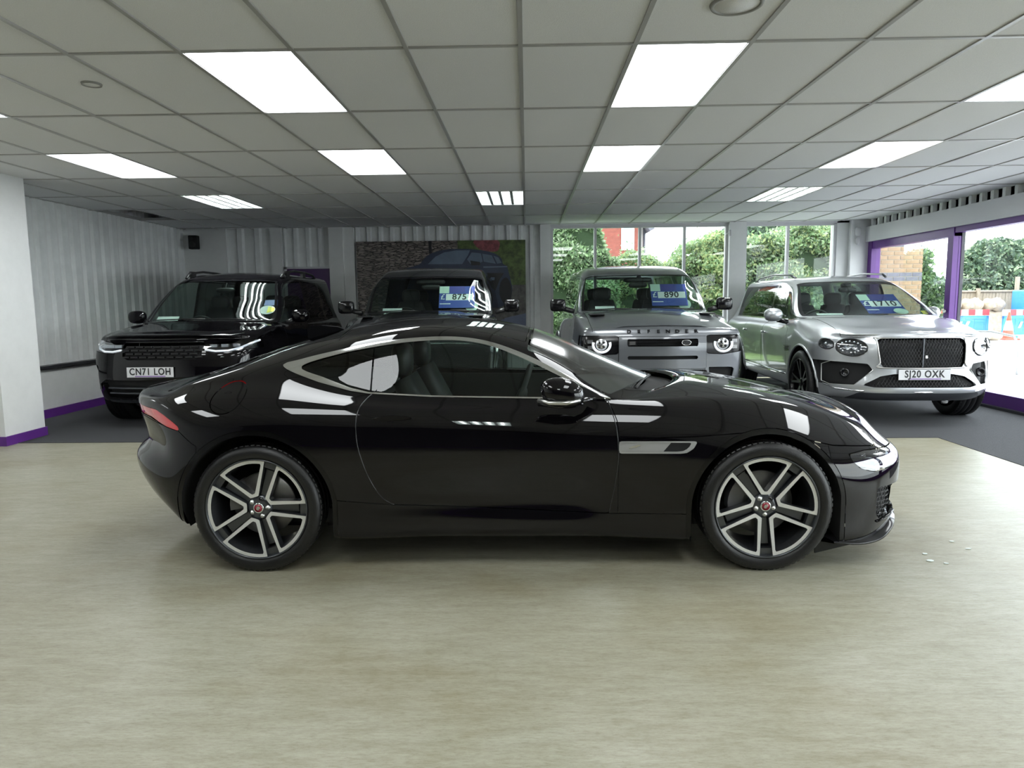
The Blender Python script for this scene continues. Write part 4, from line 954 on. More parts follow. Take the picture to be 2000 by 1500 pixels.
def build_off_roader(name, label, pos, rz, paint, price, detail=True):
    car = thing(name, label, 'car', pos, rz)
    d = dict(hw=.985, zs=.36, zb=1.17, xf=2.345, xr=-2.25, af=1.511, ar=-1.511, xh=.52, xc=.98, zh=1.70, zc=1.245, zr=1.90, yr=.735, zsr=1.80, zn=1.075, yb=.875,
             yc=.93, cr=.10, rk=[.06, 0, 0, .0, .015, .05], zf=[.40, .50, .66, .83, .97, 1.055], ws=.05, rear_roof=.05, bd=.0, r10=.86, r10z=.022)
    B = Body(suv_rails(d), 100, 230, .85, .80)
    for s in (1, -1):
        for ax in (1.511, -1.511): B.take(arch_fn(ax, .41, .47, s, 1.0))
    glasshouse(B, car, vrear=2.6, splits=(5.7, 4.3), gmat='glass_dark', wsmat='glass')
    F = lambda V, U: (V[:, 0] > 1.9) & (U[:, 0] < 7.5)
    if detail:
        for s in (1, -1):
            q = lambda pts: [(y * s, z) for y, z in pts]
            lamp = B.take(reg('yz', q([(.505,.985),(.505,.775),(.70,.765),(.93,.80),(1.2,.80),(1.2,.985)]), s, F), .003)
            hb = B.mesh(lamp, 'headlamp', 'black_gloss', car, -.012)
            x0 = B.x_at(s * .70, .89) - .0
            cy = s * .70
            MB().lathe([(.0, .012), (.055, .010), (.068, -.002)], 36, axis='x', c=(x0 - .004, cy, .885)).build('lamp_lens', 'reflector', hb)
            for k in range(8):
                t = k * PI / 4; MB().lathe([(.0, .004), (.014, .003), (.016, -.01)], 14, axis='x', c=(x0 + .012, cy + .034 * math.cos(t), .885 + .034 * math.sin(t))).build('lamp_element', 'black_gloss', hb) if k % 2 else None
            ring = [(x0 + .010, cy + .098 * math.cos(t) , .885 + .088 * math.sin(t)) for t in np.linspace(-PI * 1.10, PI * .10, 30)]
            MB().tube(ring, .015, 8, flat=1).build('light_ring', 'lamp_glow', hb)
            MB().box(x0 - .02, x0 + .004, s * .83 - .03, s * .83 + .03, .90, .94).build('side_light', 'reflector', hb)
            MB().box(x0 - .02, x0 + .004, s * .83 - .03, s * .83 + .03, .83, .87).build('side_light', 'reflector', hb)
        gr = B.take(reg('yz', [(-.505,.975),(.505,.975),(.505,.60),(-.505,.60)], 0, F), .003)
        slot, rest = B.cut(reg('yz', [(-.405,.945),(.405,.945),(.405,.860),(-.405,.860)], 0, F), *gr)
        slot2, rest = B.cut(reg('yz', [(-.405,.752),(.405,.752),(.405,.712),(-.405,.712)], 0, F), *rest)
        gb = B.mesh(rest, 'grille_panel', paint, car, .012)
        B.mesh(slot, 'grille_slot', 'black_matte', gb, -.05); B.mesh(slot2, 'grille_slot', 'black_matte', gb, -.04)
        xg = B.x_at(0, .9)
        for k in range(3): MB().box(xg - .045, xg - .02, -.40, .40, .872 + .026 * k, .880 + .026 * k).build('grille_bar', 'black_gloss', gb)
        MB().box(xg - .02, xg + .003, -.395, -.31, .880, .922).build('grille_badge', 'black_satin', gb); 
        for k in range(3): MB().box(xg + .003, xg + .004, -.385, -.32, .888 + .012 * k, .892 + .012 * k).build('badge_line', 'satin_chrome', gb)
        bm = MB(); vs = [(xg + .004, .265 + .052 * math.cos(t), .902 + .030 * math.sin(t)) for t in np.arange(28) * PI / 14]
        bm.tube(vs, .005, 6, closed=True); bm.build('badge_rim', 'chrome', gb)
        MB().prism([(y_, z_) for _, y_, z_ in vs], 'x', xg - .02, xg + .002).build('badge', 'gunmetal', gb)
        text('LAND', .022, .0008, 'chrome', gb, ori((xg + .004, .250, .910), (0, 1, 0), (0, 0, 1)), name='badge_lettering'); text('ROVER', .022, .0008, 'chrome', gb, ori((xg + .004, .275, .893), (0, 1, 0), (0, 0, 1)), name='badge_lettering')
        for y0, y1 in ((-.5, -.405), (.405, .5)): pass
        low = B.take(reg('yz', [(-.52,.588),(.52,.588),(.52,.42),(-.52,.42)], 0, F)); lb = B.mesh(low, 'lower_grille', 'black_matte', car, -.03)
        lm = MB(); xg2 = B.x_at(0, .52)
        for k in range(41): lm.box(xg2 - .028, xg2 - .020, -.50 + .025 * k - .002, -.50 + .025 * k + .002, .43, .585)
        for k in range(6): lm.box(xg2 - .028, xg2 - .020, -.51, .51, .45 + .025 * k - .002, .45 + .025 * k + .002)
        tag(lm.build('grille_mesh', 'black_satin', lb), kind='stuff')
        for s in (1, -1):
            b_ = B.take(reg('yz', [(s * y, z) for y, z in [(.535,.615),(.80,.615),(.835,.60),(.80,.45),(.56,.45)]], s, F), .002); B.mesh(b_, 'bumper_vent', 'black_matte', car, -.04)
        word = 'DEFENDER'
        for k, ch in enumerate(word):
            yy = -.385 + .77 * k / 7; xx = B.x_at(yy, 1.033); sl = (B.x_at(yy, 1.055) - B.x_at(yy, 1.01)) / .045
            text(ch, .056, .003, 'black_gloss', car, ori((xx + .012, yy, 1.031), (0, 1, 0), (sl, 0, 1)), 1.25, 1.0, .0012, 'bonnet_letter')
        plate_y = None
    bonnet_cut(B, car, paint, 1.06, 2.7, .80, .988)
    # bonnet centre swell with chequered side pads
    sw = MB(); prof = [(-.56, -.012), (-.44, .018), (0, .030), (.44, .018), (.56, -.012)]; xs = [1.15, 1.35, 1.7, 2.0, 2.16, 2.23]; vs = []
    for i, x in enumerate(xs):
        k = (.35, 1, 1, 1, .9, .0)[i]
        for y, h in prof: yy = y * (1.25 if i == 0 else 1.0 if i < 5 else .98); vs.append((x, yy, B.z_at(min(x, 2.2), yy * .98) + (h * k if abs(y) < .5 else -.012)))
    sw.add(vs, [(i * 5 + k, i * 5 + 5 + k, i * 5 + 6 + k, i * 5 + 1 + k) for i in range(5) for k in range(4)], 0, True); sw.build('bonnet_swell', paint, car)
    for s in (1, -1):
        zp = B.z_at(1.5, s * .68); pad = MB()
        pad.box(1.32, 1.72, s * .68 - .085, s * .68 + .085, zp - .01, zp + .006, bev=.004); pad.build('bonnet_pad', 'black_satin', car)
    doors(B, car, paint, .93, -.12, -1.05, .46)
    B.mesh((B.Q, B.P), 'body_shell', paint, car)
    for s in (1, -1):
        for ax in (1.511, -1.511): liner(B, car, ax, .41, .47, s, .34, lip=(.028, paint))
        w_ = spoke_wheel(car, ax if False else 1.511, s * .99, s, .398, .255, .27, ['gunmetal', 'black_satin']); spoke_wheel(car, -1.511, s * .99, s, .398, .255, .27, ['gunmetal', 'black_satin'])
        mb = MB(); mb.add(*blob(.86, s * 1.12, 1.335, .06, .105, .085, 16, 10, .45), sm=True); mr = mb.build('door_mirror', 'black_gloss', car)
        MB().tube([(.86, s * 1.03, 1.285), (.86, s * .90, 1.25)], [.035, .03], 8).build('mirror_arm', 'black_satin', mr)
    cabin(car, .98, 1.245, .36, .985, rows=(.12, -.80), zfl=.55, backs=.62)
    rm = MB(); rm.add(*blob(.60, 0, 1.60, .03, .13, .04, 14, 8, .6), sm=True); rm.tube([(.6, 0, 1.62), (.56, 0, 1.72)], .012, 6); rm.add(*blob(.58, 0, 1.67, .05, .20, .035, 12, 6, .5), sm=True); rm.build('interior_mirror', 'black_satin', car)
    for a, b in (((1.03, -.66), (1.055, -.02)), ((1.03, .02), (1.03, .66))):
        MB().tube([(a[0], a[1], 1.275), ((a[0] + b[0]) / 2 + .01, (a[1] + b[1]) / 2, 1.285), (b[0], b[1], 1.275)], .008, 6).build('wiper', 'black_satin', car)
    price_board(car, B, .14, .62, 1.33, 1.62, price)
    board(car, B, -.62, -.36, 1.30, 1.345, 'dealer_card', 'paper', .05)
    r_ = .085; board(car, B, .50, .66, 1.29, 1.40, 'round_sticker', 'sticker_green', .02, shape=[(r_ * math.cos(t), r_ * math.sin(t)) for t in np.arange(24) * PI / 12])
    return car
build_off_roader('off_road_car', 'grey boxy off-road car facing forward before the back windows, round ringed headlamps', (1.525, 10.375, .004), -1.557, 'grey_paint', '890')
build_off_roader('off_road_car', 'black boxy off-road car in front of the wall poster, mostly hidden behind the coupe', (-1.334, 10.33, .004), -1.562, 'charcoal_paint', '875', False)

def build_estate():
    car = thing('large_suv', 'glossy black large car at the far left with white front number plate', 'car', (-4.06, 9.93, .004), -1.569)
    d = dict(hw=.985, zs=.30, zb=1.12, xf=2.34, xr=-2.10, af=1.4615, ar=-1.28, xh=.36, xc=1.04, zh=1.69, zc=1.165, zr=1.845, yr=.70, zsr=1.765, zn=1.03, yb=.875,
             yc=.86, cr=.22, rk=[.10, .03, .0, .02, .06, .16], zf=[.30, .42, .60, .78, .92, 1.01], ws=.14, rear_roof=.62, bd=.0)
    B = Body(suv_rails(d), 100, 230, .5, .55)
    for s in (1, -1):
        for ax in (1.4615, -1.28): B.take(arch_fn(ax, .40, .455, s))
    glasshouse(B, car, vrear=2.6, splits=(5.8, 4.3), gmat='glass_dark', wsmat='glass', rear=True)
    F = lambda V, U: (V[:, 0] > 1.75) & (U[:, 0] < 8.0)
    for s in (1, -1):
        q = lambda pts: [(y * s, z) for y, z in pts]
        lamp = B.take(reg('yz', q([(.455,.955),(.60,.968),(.78,.985),(.90,.990),(1.1,.995),(1.1,.905),(.90,.885),(.72,.862),(.58,.862),(.455,.885)]), s, F), .003)
        hb = B.mesh(lamp, 'headlamp', 'lens', car); B.mesh(lamp, 'headlamp_housing', 'black_gloss', hb, -.05)
        for k in range(3):
            y0 = s * (.54 + .11 * k); x0 = B.x_at(y0, .93) - .03
            MB().box(x0 - .03, x0, y0 - .040, y0 + .040, .915, .948).build('lamp_module', 'reflector', hb)
        pts = [(B.x_at(s * y, z) - .012, s * y, z) for y, z in ((.47,.893),(.58,.874),(.70,.876),(.80,.900),(.88,.945),(.93,.975))]
        MB().tube(pts, .012, 8).build('daytime_light', 'lamp_glow', hb)
        sv = B.take(reg('yz', q([(.80,.72),(.90,.735),(.93,.60),(.90,.46),(.83,.44),(.80,.55)]), s, F)); svb = B.mesh(sv, 'bumper_vent', 'black_matte', car, -.03)
        for k in range(5):
            z0 = .49 + .045 * k; x0 = B.x_at(s * .86, z0); MB().box(x0 - .07, x0 - .025, s * .785 - .03, s * .785 + .03, z0, z0 + .022).build('vent_slat', 'gunmetal', svb)
    g_ = B.take(reg('yz', [(-.45,.965),(.45,.965),(.44,.82),(.38,.79),(-.38,.79),(-.44,.82)], 0, F), .003); gb = B.mesh(g_, 'grille', 'black_matte', car, -.03)
    for r_ in range(4):
        for c_ in range(9):
            y0 = -.41 + .1025 * c_ + (.05 if r_ % 2 else 0); z0 = .815 + .037 * r_
            if abs(y0) < .42: x0 = B.x_at(y0, z0); MB().box(x0 - .03, x0 - .005, y0 - .042, y0 + .042, z0 - .010, z0 + .010, bev=.003).build('grille_bar', 'black_gloss', gb)
    sb = MB().tube([(B.x_at(y, .975) + .004, y, .978) for y in np.linspace(-.44, .44, 12)], .009, 6); sb.build('grille_trim', 'black_gloss', car)
    li = B.take(reg('yz', [(-.74,.53),(-.66,.56),(.66,.56),(.74,.53),(.68,.36),(-.68,.36)], 0, F), .003); lb = B.mesh(li, 'lower_intake', 'black_matte', car, -.05)
    for z0 in (.41, .47):
        MB().tube([(B.x_at(y, z0) - .015, y, z0) for y in np.linspace(-.66, .66, 15)], .012, 6).build('intake_bar', 'gunmetal', lb)
    vt = MB().tube([(B.x_at(y, z) + .004, y, z) for y, z in ((-.80,.36),(-.76,.52),(-.66,.575),(0,.585),(.66,.575),(.76,.52),(.80,.36))], .010, 6); vt.build('intake_surround', 'black_gloss', car)
    sk = B.take(reg('yz', [(-.72,.335),(.72,.335),(.66,.20),(-.66,.20)], 0, F)); B.mesh(sk, 'skid_plate', 'gunmetal', car, .004)
    plate(car, B.x_at(-.10, .66) + .016, -.105, .655, 'CN71 LOH', .03)
    bonnet_cut(B, car, 'black_paint', 1.16, 2.7, .78, .976)
    doors(B, car, 'black_paint', .98, -.10, -.82, .42)
    B.mesh((B.Q, B.P), 'body_shell', 'black_paint', car)
    for s in (1, -1):
        for ax in (1.4615, -1.28): liner(B, car, ax, .40, .455, s, .30); spoke_wheel(car, ax, s * .975, s, .39, .255, .27, ['gunmetal', 'black_satin'])
        mb = MB(); mb.add(*blob(.78, s * 1.08, 1.235, .07, .115, .085, 16, 10, .7), sm=True); mr = mb.build('door_mirror', 'black_paint', car)
        MB().tube([(.78, s * .99, 1.18), (.80, s * .90, 1.15)], [.035, .03], 8).build('mirror_arm', 'black_satin', mr)
        rl = MB().tube([(.24, s * .66, 1.755), (.12, s * .665, 1.825), (-.3, s * .67, 1.865), (-.8, s * .67, 1.86), (-1.2, s * .66, 1.835), (-1.32, s * .655, 1.79)], .020, 8, flat=.8)
        for x0 in (.02, -.70): rl.box(x0 - .06, x0 + .06, s * .67 - .02, s * .67 + .02, 1.76, 1.855)
        rl.build('roof_rail', 'black_satin', car)
    cabin(car, 1.04, 1.165, .30, .985, rows=(.1, -.65), zfl=.50, backs=.60)
    rm = MB(); rm.add(*blob(.52, 0, 1.58, .03, .13, .035, 14, 8, .6), sm=True); rm.tube([(.52, 0, 1.6), (.46, 0, 1.68)], .012, 6); rm.build('interior_mirror', 'black_satin', car)
    board(car, B, -.74, -.46, 1.225, 1.28, 'dealer_card', 'paper', .05)
    r_ = .10; c_ = [(r_ * math.cos(t), r_ * math.sin(t) * .8) for t in np.arange(24) * PI / 12]
    o, m, _, _ = board(car, B, .60, .76, 1.26, 1.40, 'round_sticker', 'paper', .02, shape=c_)
    me = MB().prism([(0, -.06), (.09, -.03), (.09, .03), (0, .06)], 'z', .002, .004).mesh('sticker_segment'); me.transform(m); link('sticker_segment', me, 'sticker_yellow', o)
    board(car, B, .60, .78, 1.39, 1.46, 'blue_sticker', 'sticker_blue', .025)
    MB().tube([(1.12, -.70, 1.20), (1.17, -.2, 1.215), (1.16, .05, 1.21)], .008, 6).build('wiper', 'black_satin', car)
    MB().tube([(1.17, .0, 1.21), (1.13, .55, 1.205), (1.10, .68, 1.20)], .008, 6).build('wiper', 'black_satin', car)
build_estate()

def build_luxury():
    car = thing('luxury_suv', 'silver car with a wide black mesh grille and oval lamps by the right windows', 'car', (4.317, 9.902, .004), -1.617)
    d = dict(hw=.99, zs=.30, zb=1.07, xf=2.46, xr=-2.62, af=1.4975, ar=-1.4975, xh=.22, xc=1.02, zh=1.575, zc=1.16, zr=1.715, yr=.665, zsr=1.635, zn=.985, yb=.85,
             yc=.80, cr=.27, rk=[.09, .0, .02, .04, .07, .13], zf=[.29, .38, .56, .74, .90, .975], ws=.20, rear_roof=.45, bd=.0,
             fy=[.93, .965, .98, .985, .985, .945],
             over={5: {4: (-1.4975, 1.0, .90), 3: (-1.95, .98, .92)}, 6: {4: (-1.4975, .965, 1.02), 3: (-1.95, .93, 1.04), 11: (1.4975, .915, 1.05), 12: (1.90, .84, 1.0)}})
    B = Body(suv_rails(d), 110, 250, .3, .35)
    for s in (1, -1):
        for ax in (1.4975, -1.4975): B.take(arch_fn(ax, .395, .445, s))
    glasshouse(B, car, vrear=2.8, splits=(6.15, 4.5), gmat='glass_dark', trim='chrome', wsmat='glass', rear=True)
    F = lambda V, U: (V[:, 0] > 1.6) & (U[:, 0] < 8.0)
    grl = [(-.455,.935),(-.40,.958),(.40,.958),(.455,.935),(.435,.70),(.40,.645),(-.40,.645),(-.435,.70)]
    g_ = B.take(reg('yz', grl, 0, F), .0); gb = B.mesh(g_, 'grille', 'black_matte', car, -.035)
    gs = [(B.x_at(y, z) + .004, y, z) for y, z in smooth_poly(grl, 4)]; MB().tube(gs, .008, 8, closed=True).build('grille_surround', 'satin_chrome', car)
    gm = MB(); gy0, gy1, gz0, gz1 = -.43, .43, .655, .95
    xg = lambda y, z: B.x_at(y, z) - .012
    for k in range(-14, 40):
        for sg in (1, -1):
            pts = []
            for t in np.linspace(0, 1, 7):
                z = gz0 + (gz1 - gz0) * t; y = -.62 + .032 * k + sg * (z - gz0) * .55 + (0 if sg > 0 else .16)
                if gy0 + .01 * (1 - t) < y < gy1 - .01 * (1 - t): pts.append((xg(y, z), y, z))
            if len(pts) > 1: gm.tube(pts, .0028, 4, caps=False)
    tag(gm.build('grille_mesh', 'black_gloss', gb), kind='stuff')
    MB().box(xg(0, .8) - .02, xg(0, .8) + .012, -.006, .006, .65, .955).build('grille_divider', 'gunmetal', gb)
    bd = MB(); bd.prism([(-.02, .0), (-.05, .012), (-.02, .016), (0, .022), (.02, .016), (.05, .012), (.02, .0), (0, -.010)], 'x', 0, .006)
    bd.build('bonnet_badge', 'chrome', car, (B.x_at(0, 1.0) - .02, 0, 1.012))
    bb = MB(); bb.prism([(-.012, -.014), (.010, -.014), (.014, 0), (.006, .004), (.010, .016), (-.012, .016)], 'x', 0, .004); bb.build('grille_badge', 'satin_chrome', gb, (xg(.03, .76) + .014, .03, .76))
    for s in (1, -1):
        cyc = [(s * (.675 + .128 * math.cos(t)), .855 + .090 * math.sin(t)) for t in np.arange(32) * PI / 16]
        lp = B.take(reg('yz', cyc, s, F), .0); x0 = B.x_at(s * .675, .855)
        hb = B.mesh(lp, 'headlamp', 'lens', car, .006); B.mesh(lp, 'headlamp_bowl', 'gunmetal', hb, -.05)
        MB().tube([(B.x_at(y, z) + .006, y, z) for y, z in cyc], .008, 8, closed=True).build('lamp_rim', 'black_gloss', hb)
        for k in range(16):
            t = k * PI / 8; y = s * .675 + .088 * math.cos(t); z = .855 + .060 * math.sin(t); xx = B.x_at(y, z)
            MB().add(*blob(xx - .025, y, z, .010, .014, .012, 8, 5, 1)).build('lamp_crystal', 'reflector', hb)
        for dy, dz in ((-.035, 0), (.035, 0)):
            MB().lathe([(0, -.02), (.018, -.015), (.028, .0)], 20, axis='x', c=(x0 - .015, s * .675 + dy, .855 + dz)).build('lamp_lens', 'reflector', hb)
        c2 = [(s * (.868 + .055 * math.cos(t)), .885 + .056 * math.sin(t)) for t in np.arange(28) * PI / 14]
        l2 = B.take(reg('yz', c2, s, F), .0); h2 = B.mesh(l2, 'outer_lamp', 'lens', car, .004); B.mesh(l2, 'outer_lamp_bowl', 'gunmetal', h2, -.03)
        MB().tube([(B.x_at(y, z) + .004, y + s * .002, z) for y, z in c2], .007, 8, closed=True).build('lamp_rim', 'black_gloss', h2)
        MB().add(*blob(B.x_at(s * .868, .885) - .02, s * .865, .885, .012, .02, .02, 10, 6, 1)).build('lamp_crystal', 'reflector', h2)
        li = B.take(reg('yz', [(s * y, z) for y, z in [(.50,.62),(.54,.685),(.84,.70),(1.1,.70),(1.1,.44),(.86,.44),(.66,.45)]], s, F), .0); lb = B.mesh(li, 'side_intake', 'black_matte', car, -.06)
        pt = [(.50,.62),(.54,.685),(.84,.70),(.90,.66),(.90,.47),(.84,.44),(.66,.45)]
        MB().tube([(B.x_at(s * y, z) + .003, s * y, z) for y, z in pt], .005, 6, closed=True).build('intake_surround', 'satin_chrome', car)
        xr_ = B.x_at(s * .72, .57); MB().lathe([(0, -.01), (.03, -.005), (.045, .01), (.05, -.02)], 20, axis='x', c=(xr_ - .035, s * .72, .575)).build('radar_sensor', 'black_gloss', lb)
    lw = [(-.60,.455),(-.43,.555),(-.30,.58),(.30,.58),(.43,.555),(.60,.455),(.50,.435),(-.50,.435)]
    l_ = B.take(reg('yz', lw, 0, F), .0); lb = B.mesh(l_, 'lower_grille', 'black_matte', car, -.04)
    lm = MB()
    for k in range(-20, 34):
        for sg in (1, -1):
            pts = [(B.x_at(y, z) - .02, y, z) for t in np.linspace(0, 1, 5) for z in (.445 + .115 * t,) for y in (-.5 + .034 * k + sg * (z - .445) * .6,) if abs(y) < .55 - .2 * t]
            if len(pts) > 1: lm.tube(pts, .003, 4, caps=False)
    tag(lm.build('grille_mesh', 'black_gloss', lb), kind='stuff')
    vl = B.take(reg('yz', [(-.62,.375),(.62,.375),(.70,.30),(.66,.20),(-.66,.20),(-.70,.30)], 0, F), .0); B.mesh(vl, 'front_valance', 'gunmetal', car, .002)
    MB().tube([(B.x_at(y, .395) + .006, y, z) for y, z in ((-.88,.44),(-.80,.40),(-.60,.388),(0,.385),(.60,.388),(.80,.40),(.88,.44))], .011, 8).build('bumper_trim', 'chrome', car)
    plate(car, B.x_at(0, .60) + .02, .0, .575, 'SJ20 OXK', .03, .53)
    bonnet_cut(B, car, 'silver_paint', 1.20, 2.7, .74, .966)
    doors(B, car, 'silver_paint', .96, -.14, -1.08, .42)
    B.mesh((B.Q, B.P), 'body_shell', 'silver_paint', car)
    for s in (1, -1):
        for ax in (1.4975, -1.4975):
            liner(B, car, ax, .395, .445, s, .30, lip=(.014, 'silver_paint')); spoke_wheel(car, ax, s * .985, s, .385, .275, .285, ['gunmetal', 'black_gloss'], 5, True, 10, .030, 0.0)
        mb = MB(); mb.add(*(blob(.78, s * 1.09, 1.185, .10, .115, .085, 18, 12, .8) if s < 0 else blob(.60, .99, 1.19, .125, .065, .080, 18, 12, .8)), sm=True); mr = mb.build('door_mirror', 'silver_paint', car)
        MB().tube([(.70, s * (1.01 if s < 0 else .97), 1.12), (.78, s * .90, 1.09)], [.035, .03], 8).build('mirror_arm', 'black_gloss', mr)
        MB().tube([(.10, s * .60, 1.675), (-.05, s * .625, 1.715), (-.7, s * .64, 1.745), (-1.5, s * .63, 1.715), (-1.9, s * .61, 1.65)], .016, 8, flat=.9).build('roof_rail', 'gunmetal', car)
        for x0 in (-.02, -1.0):
            yh = B.y_at(x0, .93, s, 7); h_ = MB().tube([(x0 - .10, yh + s * .012, .93), (x0, yh + s * .035, .935), (x0 + .10, yh + s * .012, .93)], .014, 8); h_.build('door_handle', 'chrome', car)
        yv = B.y_at(1.02, .78, s, 7)
        vb = MB(); vb.prism([(.88,.80),(1.14,.815),(1.10,.74),(.93,.735)], 'y', yv, yv + s * .008); vo = vb.build('wing_vent', 'chrome', car)
        vb = MB(); vb.prism([(.95,.79),(1.11,.80),(1.08,.755),(.97,.75)], 'y', yv + s * .006, yv + s * .010); vb.build('vent_mesh', 'black_satin', vo)
        tr = MB().tube([(x, B.y_at(x, .48, s, 7) + s * .004, .44 + .02 * (x < 0)) for x in np.linspace(-.95, .98, 8)], .010, 6); tr.build('sill_trim', 'chrome', car)
    cabin(car, 1.02, 1.16, .30, .99, rows=(.05, -.90), zfl=.48, backs=.58)
    rm = MB(); rm.add(*blob(.36, 0, 1.50, .03, .12, .035, 14, 8, .6), sm=True); rm.add(*blob(.30, 0, 1.56, .05, .07, .04, 10, 6, .7), sm=True); rm.build('interior_mirror', 'black_satin', car)
    price_board(car, B, .02, .50, 1.22, 1.46, '1710')
    board(car, B, -.60, -.28, 1.205, 1.245, 'dealer_card', 'paper', .05)
    r_ = .085; board(car, B, .34, .50, 1.19, 1.28, 'round_sticker', 'sticker_green', .015, shape=[(r_ * math.cos(t), r_ * math.sin(t)) for t in np.arange(24) * PI / 12])
    board(car, B, .70, .79, 1.185, 1.235, 'yellow_sticker', 'sticker_yellow', .015)
build_luxury()

# ------------------------------------------------------------------ windows, right wall
def glazed(name, x0, x1, mull, y, z0, z1):
    o = MB(); f = .045
    o.box(x0, x1, y - .03, y + .04, z1 - .035, z1); o.box(x0, x1, y - .03, y + .04, z0, z0 + .09)
    w_ = struct(o.build(name, 'frame_white'))
    for k, m in enumerate([x0 + f / 2] + mull + [x1 - f / 2]):
        MB().box(m - f / 2, m + f / 2, y - .035, y + .045, z0 + .001, z1 - .001).build('mullion', 'frame_white', w_)
    e = [x0] + mull + [x1]
    for a, b in zip(e[:-1], e[1:]): MB().box(a + .01, b - .01, y + .002, y + .008, z0 + .05, z1 - .02).build('pane', 'window_glass', w_)
    return w_
ZH = ZC - .035
glazed('window_1', .42, 3.50, [1.20, 1.975, 2.75], YB, .02, ZH)
glazed('window_2', 3.78, 5.36, [4.535], YB, .02, ZH)
struct(MB().box(3.50, 3.78, YB - .14, YB + .20, 0, ZC - .002, ).build('wall_pier', 'white_wall'))
pc = MB().box(5.36, 5.56, YB - .06, YB + .2, 0, ZC); pc.box(5.56, 5.95, YB - .16, YB + .2, 0, ZC - .001); struct(pc.build('wall_corner', 'white_wall'))
struct(MB().box(.42, 5.95, YB - .06, YB + .2, ZH, ZC + .45).build('trim_2', 'frame_white'))
# sensor on the corner pier, camera on the window pier
sn = MB(); sn.add(*blob(5.66, YB - .19, 2.52, .05, .04, .075, 14, 8, .7), sm=True); sn.add(*blob(5.66, YB - .19, 2.36, .035, .03, .06, 12, 6, .8), sm=True)
tag(sn.build('motion_sensor', 'frame_white'), 'white alarm sensor high on the pier at the back right corner', 'sensor')
sn = MB(); sn.add(*blob(3.50, YB - .17, 2.53, .03, .03, .06, 12, 6, .7), sm=True); sn.tube([(3.50, YB - .17, 2.56), (3.44, YB - .10, 2.50)], .012, 6)
tag(sn.build('motion_sensor', 'frame_white'), 'small white sensor at the top of the pier between the back windows', 'sensor')
# right wall: rib strip, header beam, purple frames
wr = struct(MB().box(5.90, 6.20, 5.2, YB + .1, 2.36, ZC + .45).build('wall_right', 'white_wall'))
MB().box(5.80, 5.92, -1.8, YB - .16, 2.345, 2.60).build('header_beam', 'frame_white', wr)
corrugated('cladding_sheet', (5.90, 3.0), (5.90, YB - .16), 2.60, ZC + .1, .22, .05, mat='cladding', parent=wr)
struct(MB().box(5.95, 6.20, YF, -1.8, 0, ZC + .45).build('wall_right_front', 'white_wall'))
struct(MB().box(5.90, 6.20, -1.8, 5.4, 2.36, ZC + .45).build('wall_right_header', 'white_wall'))
def purple_frame(name, y0, y1, post=.13, top=2.345, tr=.12, posts=None):
    mb = MB(); mb.box(5.86, 5.99, y0, y1, top - tr, top)
    mb.box(5.86, 6.0, y0, y1, .0, .19)
    w_ = struct(mb.build(name, 'purple'))
    for a in (posts or (y0, y1 - post)): MB().box(5.85, 6.0, a, a + post, .0, top).build('frame_post', 'purple', w_)
    MB().box(5.92, 5.93, y0 + .0, y1 - .0, .15, top - tr + .02).build('pane', 'window_glass', w_)
    return w_
f1 = purple_frame('window_3', 9.86, YB - .17)
MB().box(5.960, 6.005, 9.850, 9.859, .0, 2.345).build('frame_edge', 'frame_dark', f1)
lk = MB(); lk.add(*blob(5.83, 9.93, 1.20, .02, .03, .03, 10, 6, 1), sm=True); lk.build('door_knob', 'satin_chrome', f1)
f2 = purple_frame('window_4', 6.2, 9.86, .10, tr=.075, posts=(6.2,))
f3 = purple_frame('window_5', 3.0, 6.2, .12); f4 = purple_frame('window_6', -1.8, 3.0, .12)
tk = MB().box(5.80, 5.86, 6.0, YB - .17, .003, .035); struct(tk.build('trim_3', 'frame_dark'))

# black loudspeaker on the back wall
sp = thing('loudspeaker', 'small black loudspeaker hung high in the back left corner', 'speaker', (-5.80, YB - .19, 2.36))
MB().box(-.075, .075, -.06, .07, 0, .235, bev=.012).build('cabinet', 'speaker', sp)
MB().lathe([(0, -.064), (.045, -.070), (.055, -.062)], 20, c=(0, 0, .08)).build('cone', 'black_satin', sp)
MB().lathe([(0, -.064), (.018, -.068), (.022, -.062)], 16, c=(0, 0, .18)).build('tweeter', 'black_satin', sp)
MB().box(-.02, .02, .07, .16, .09, .14).build('bracket', 'black_satin', sp)

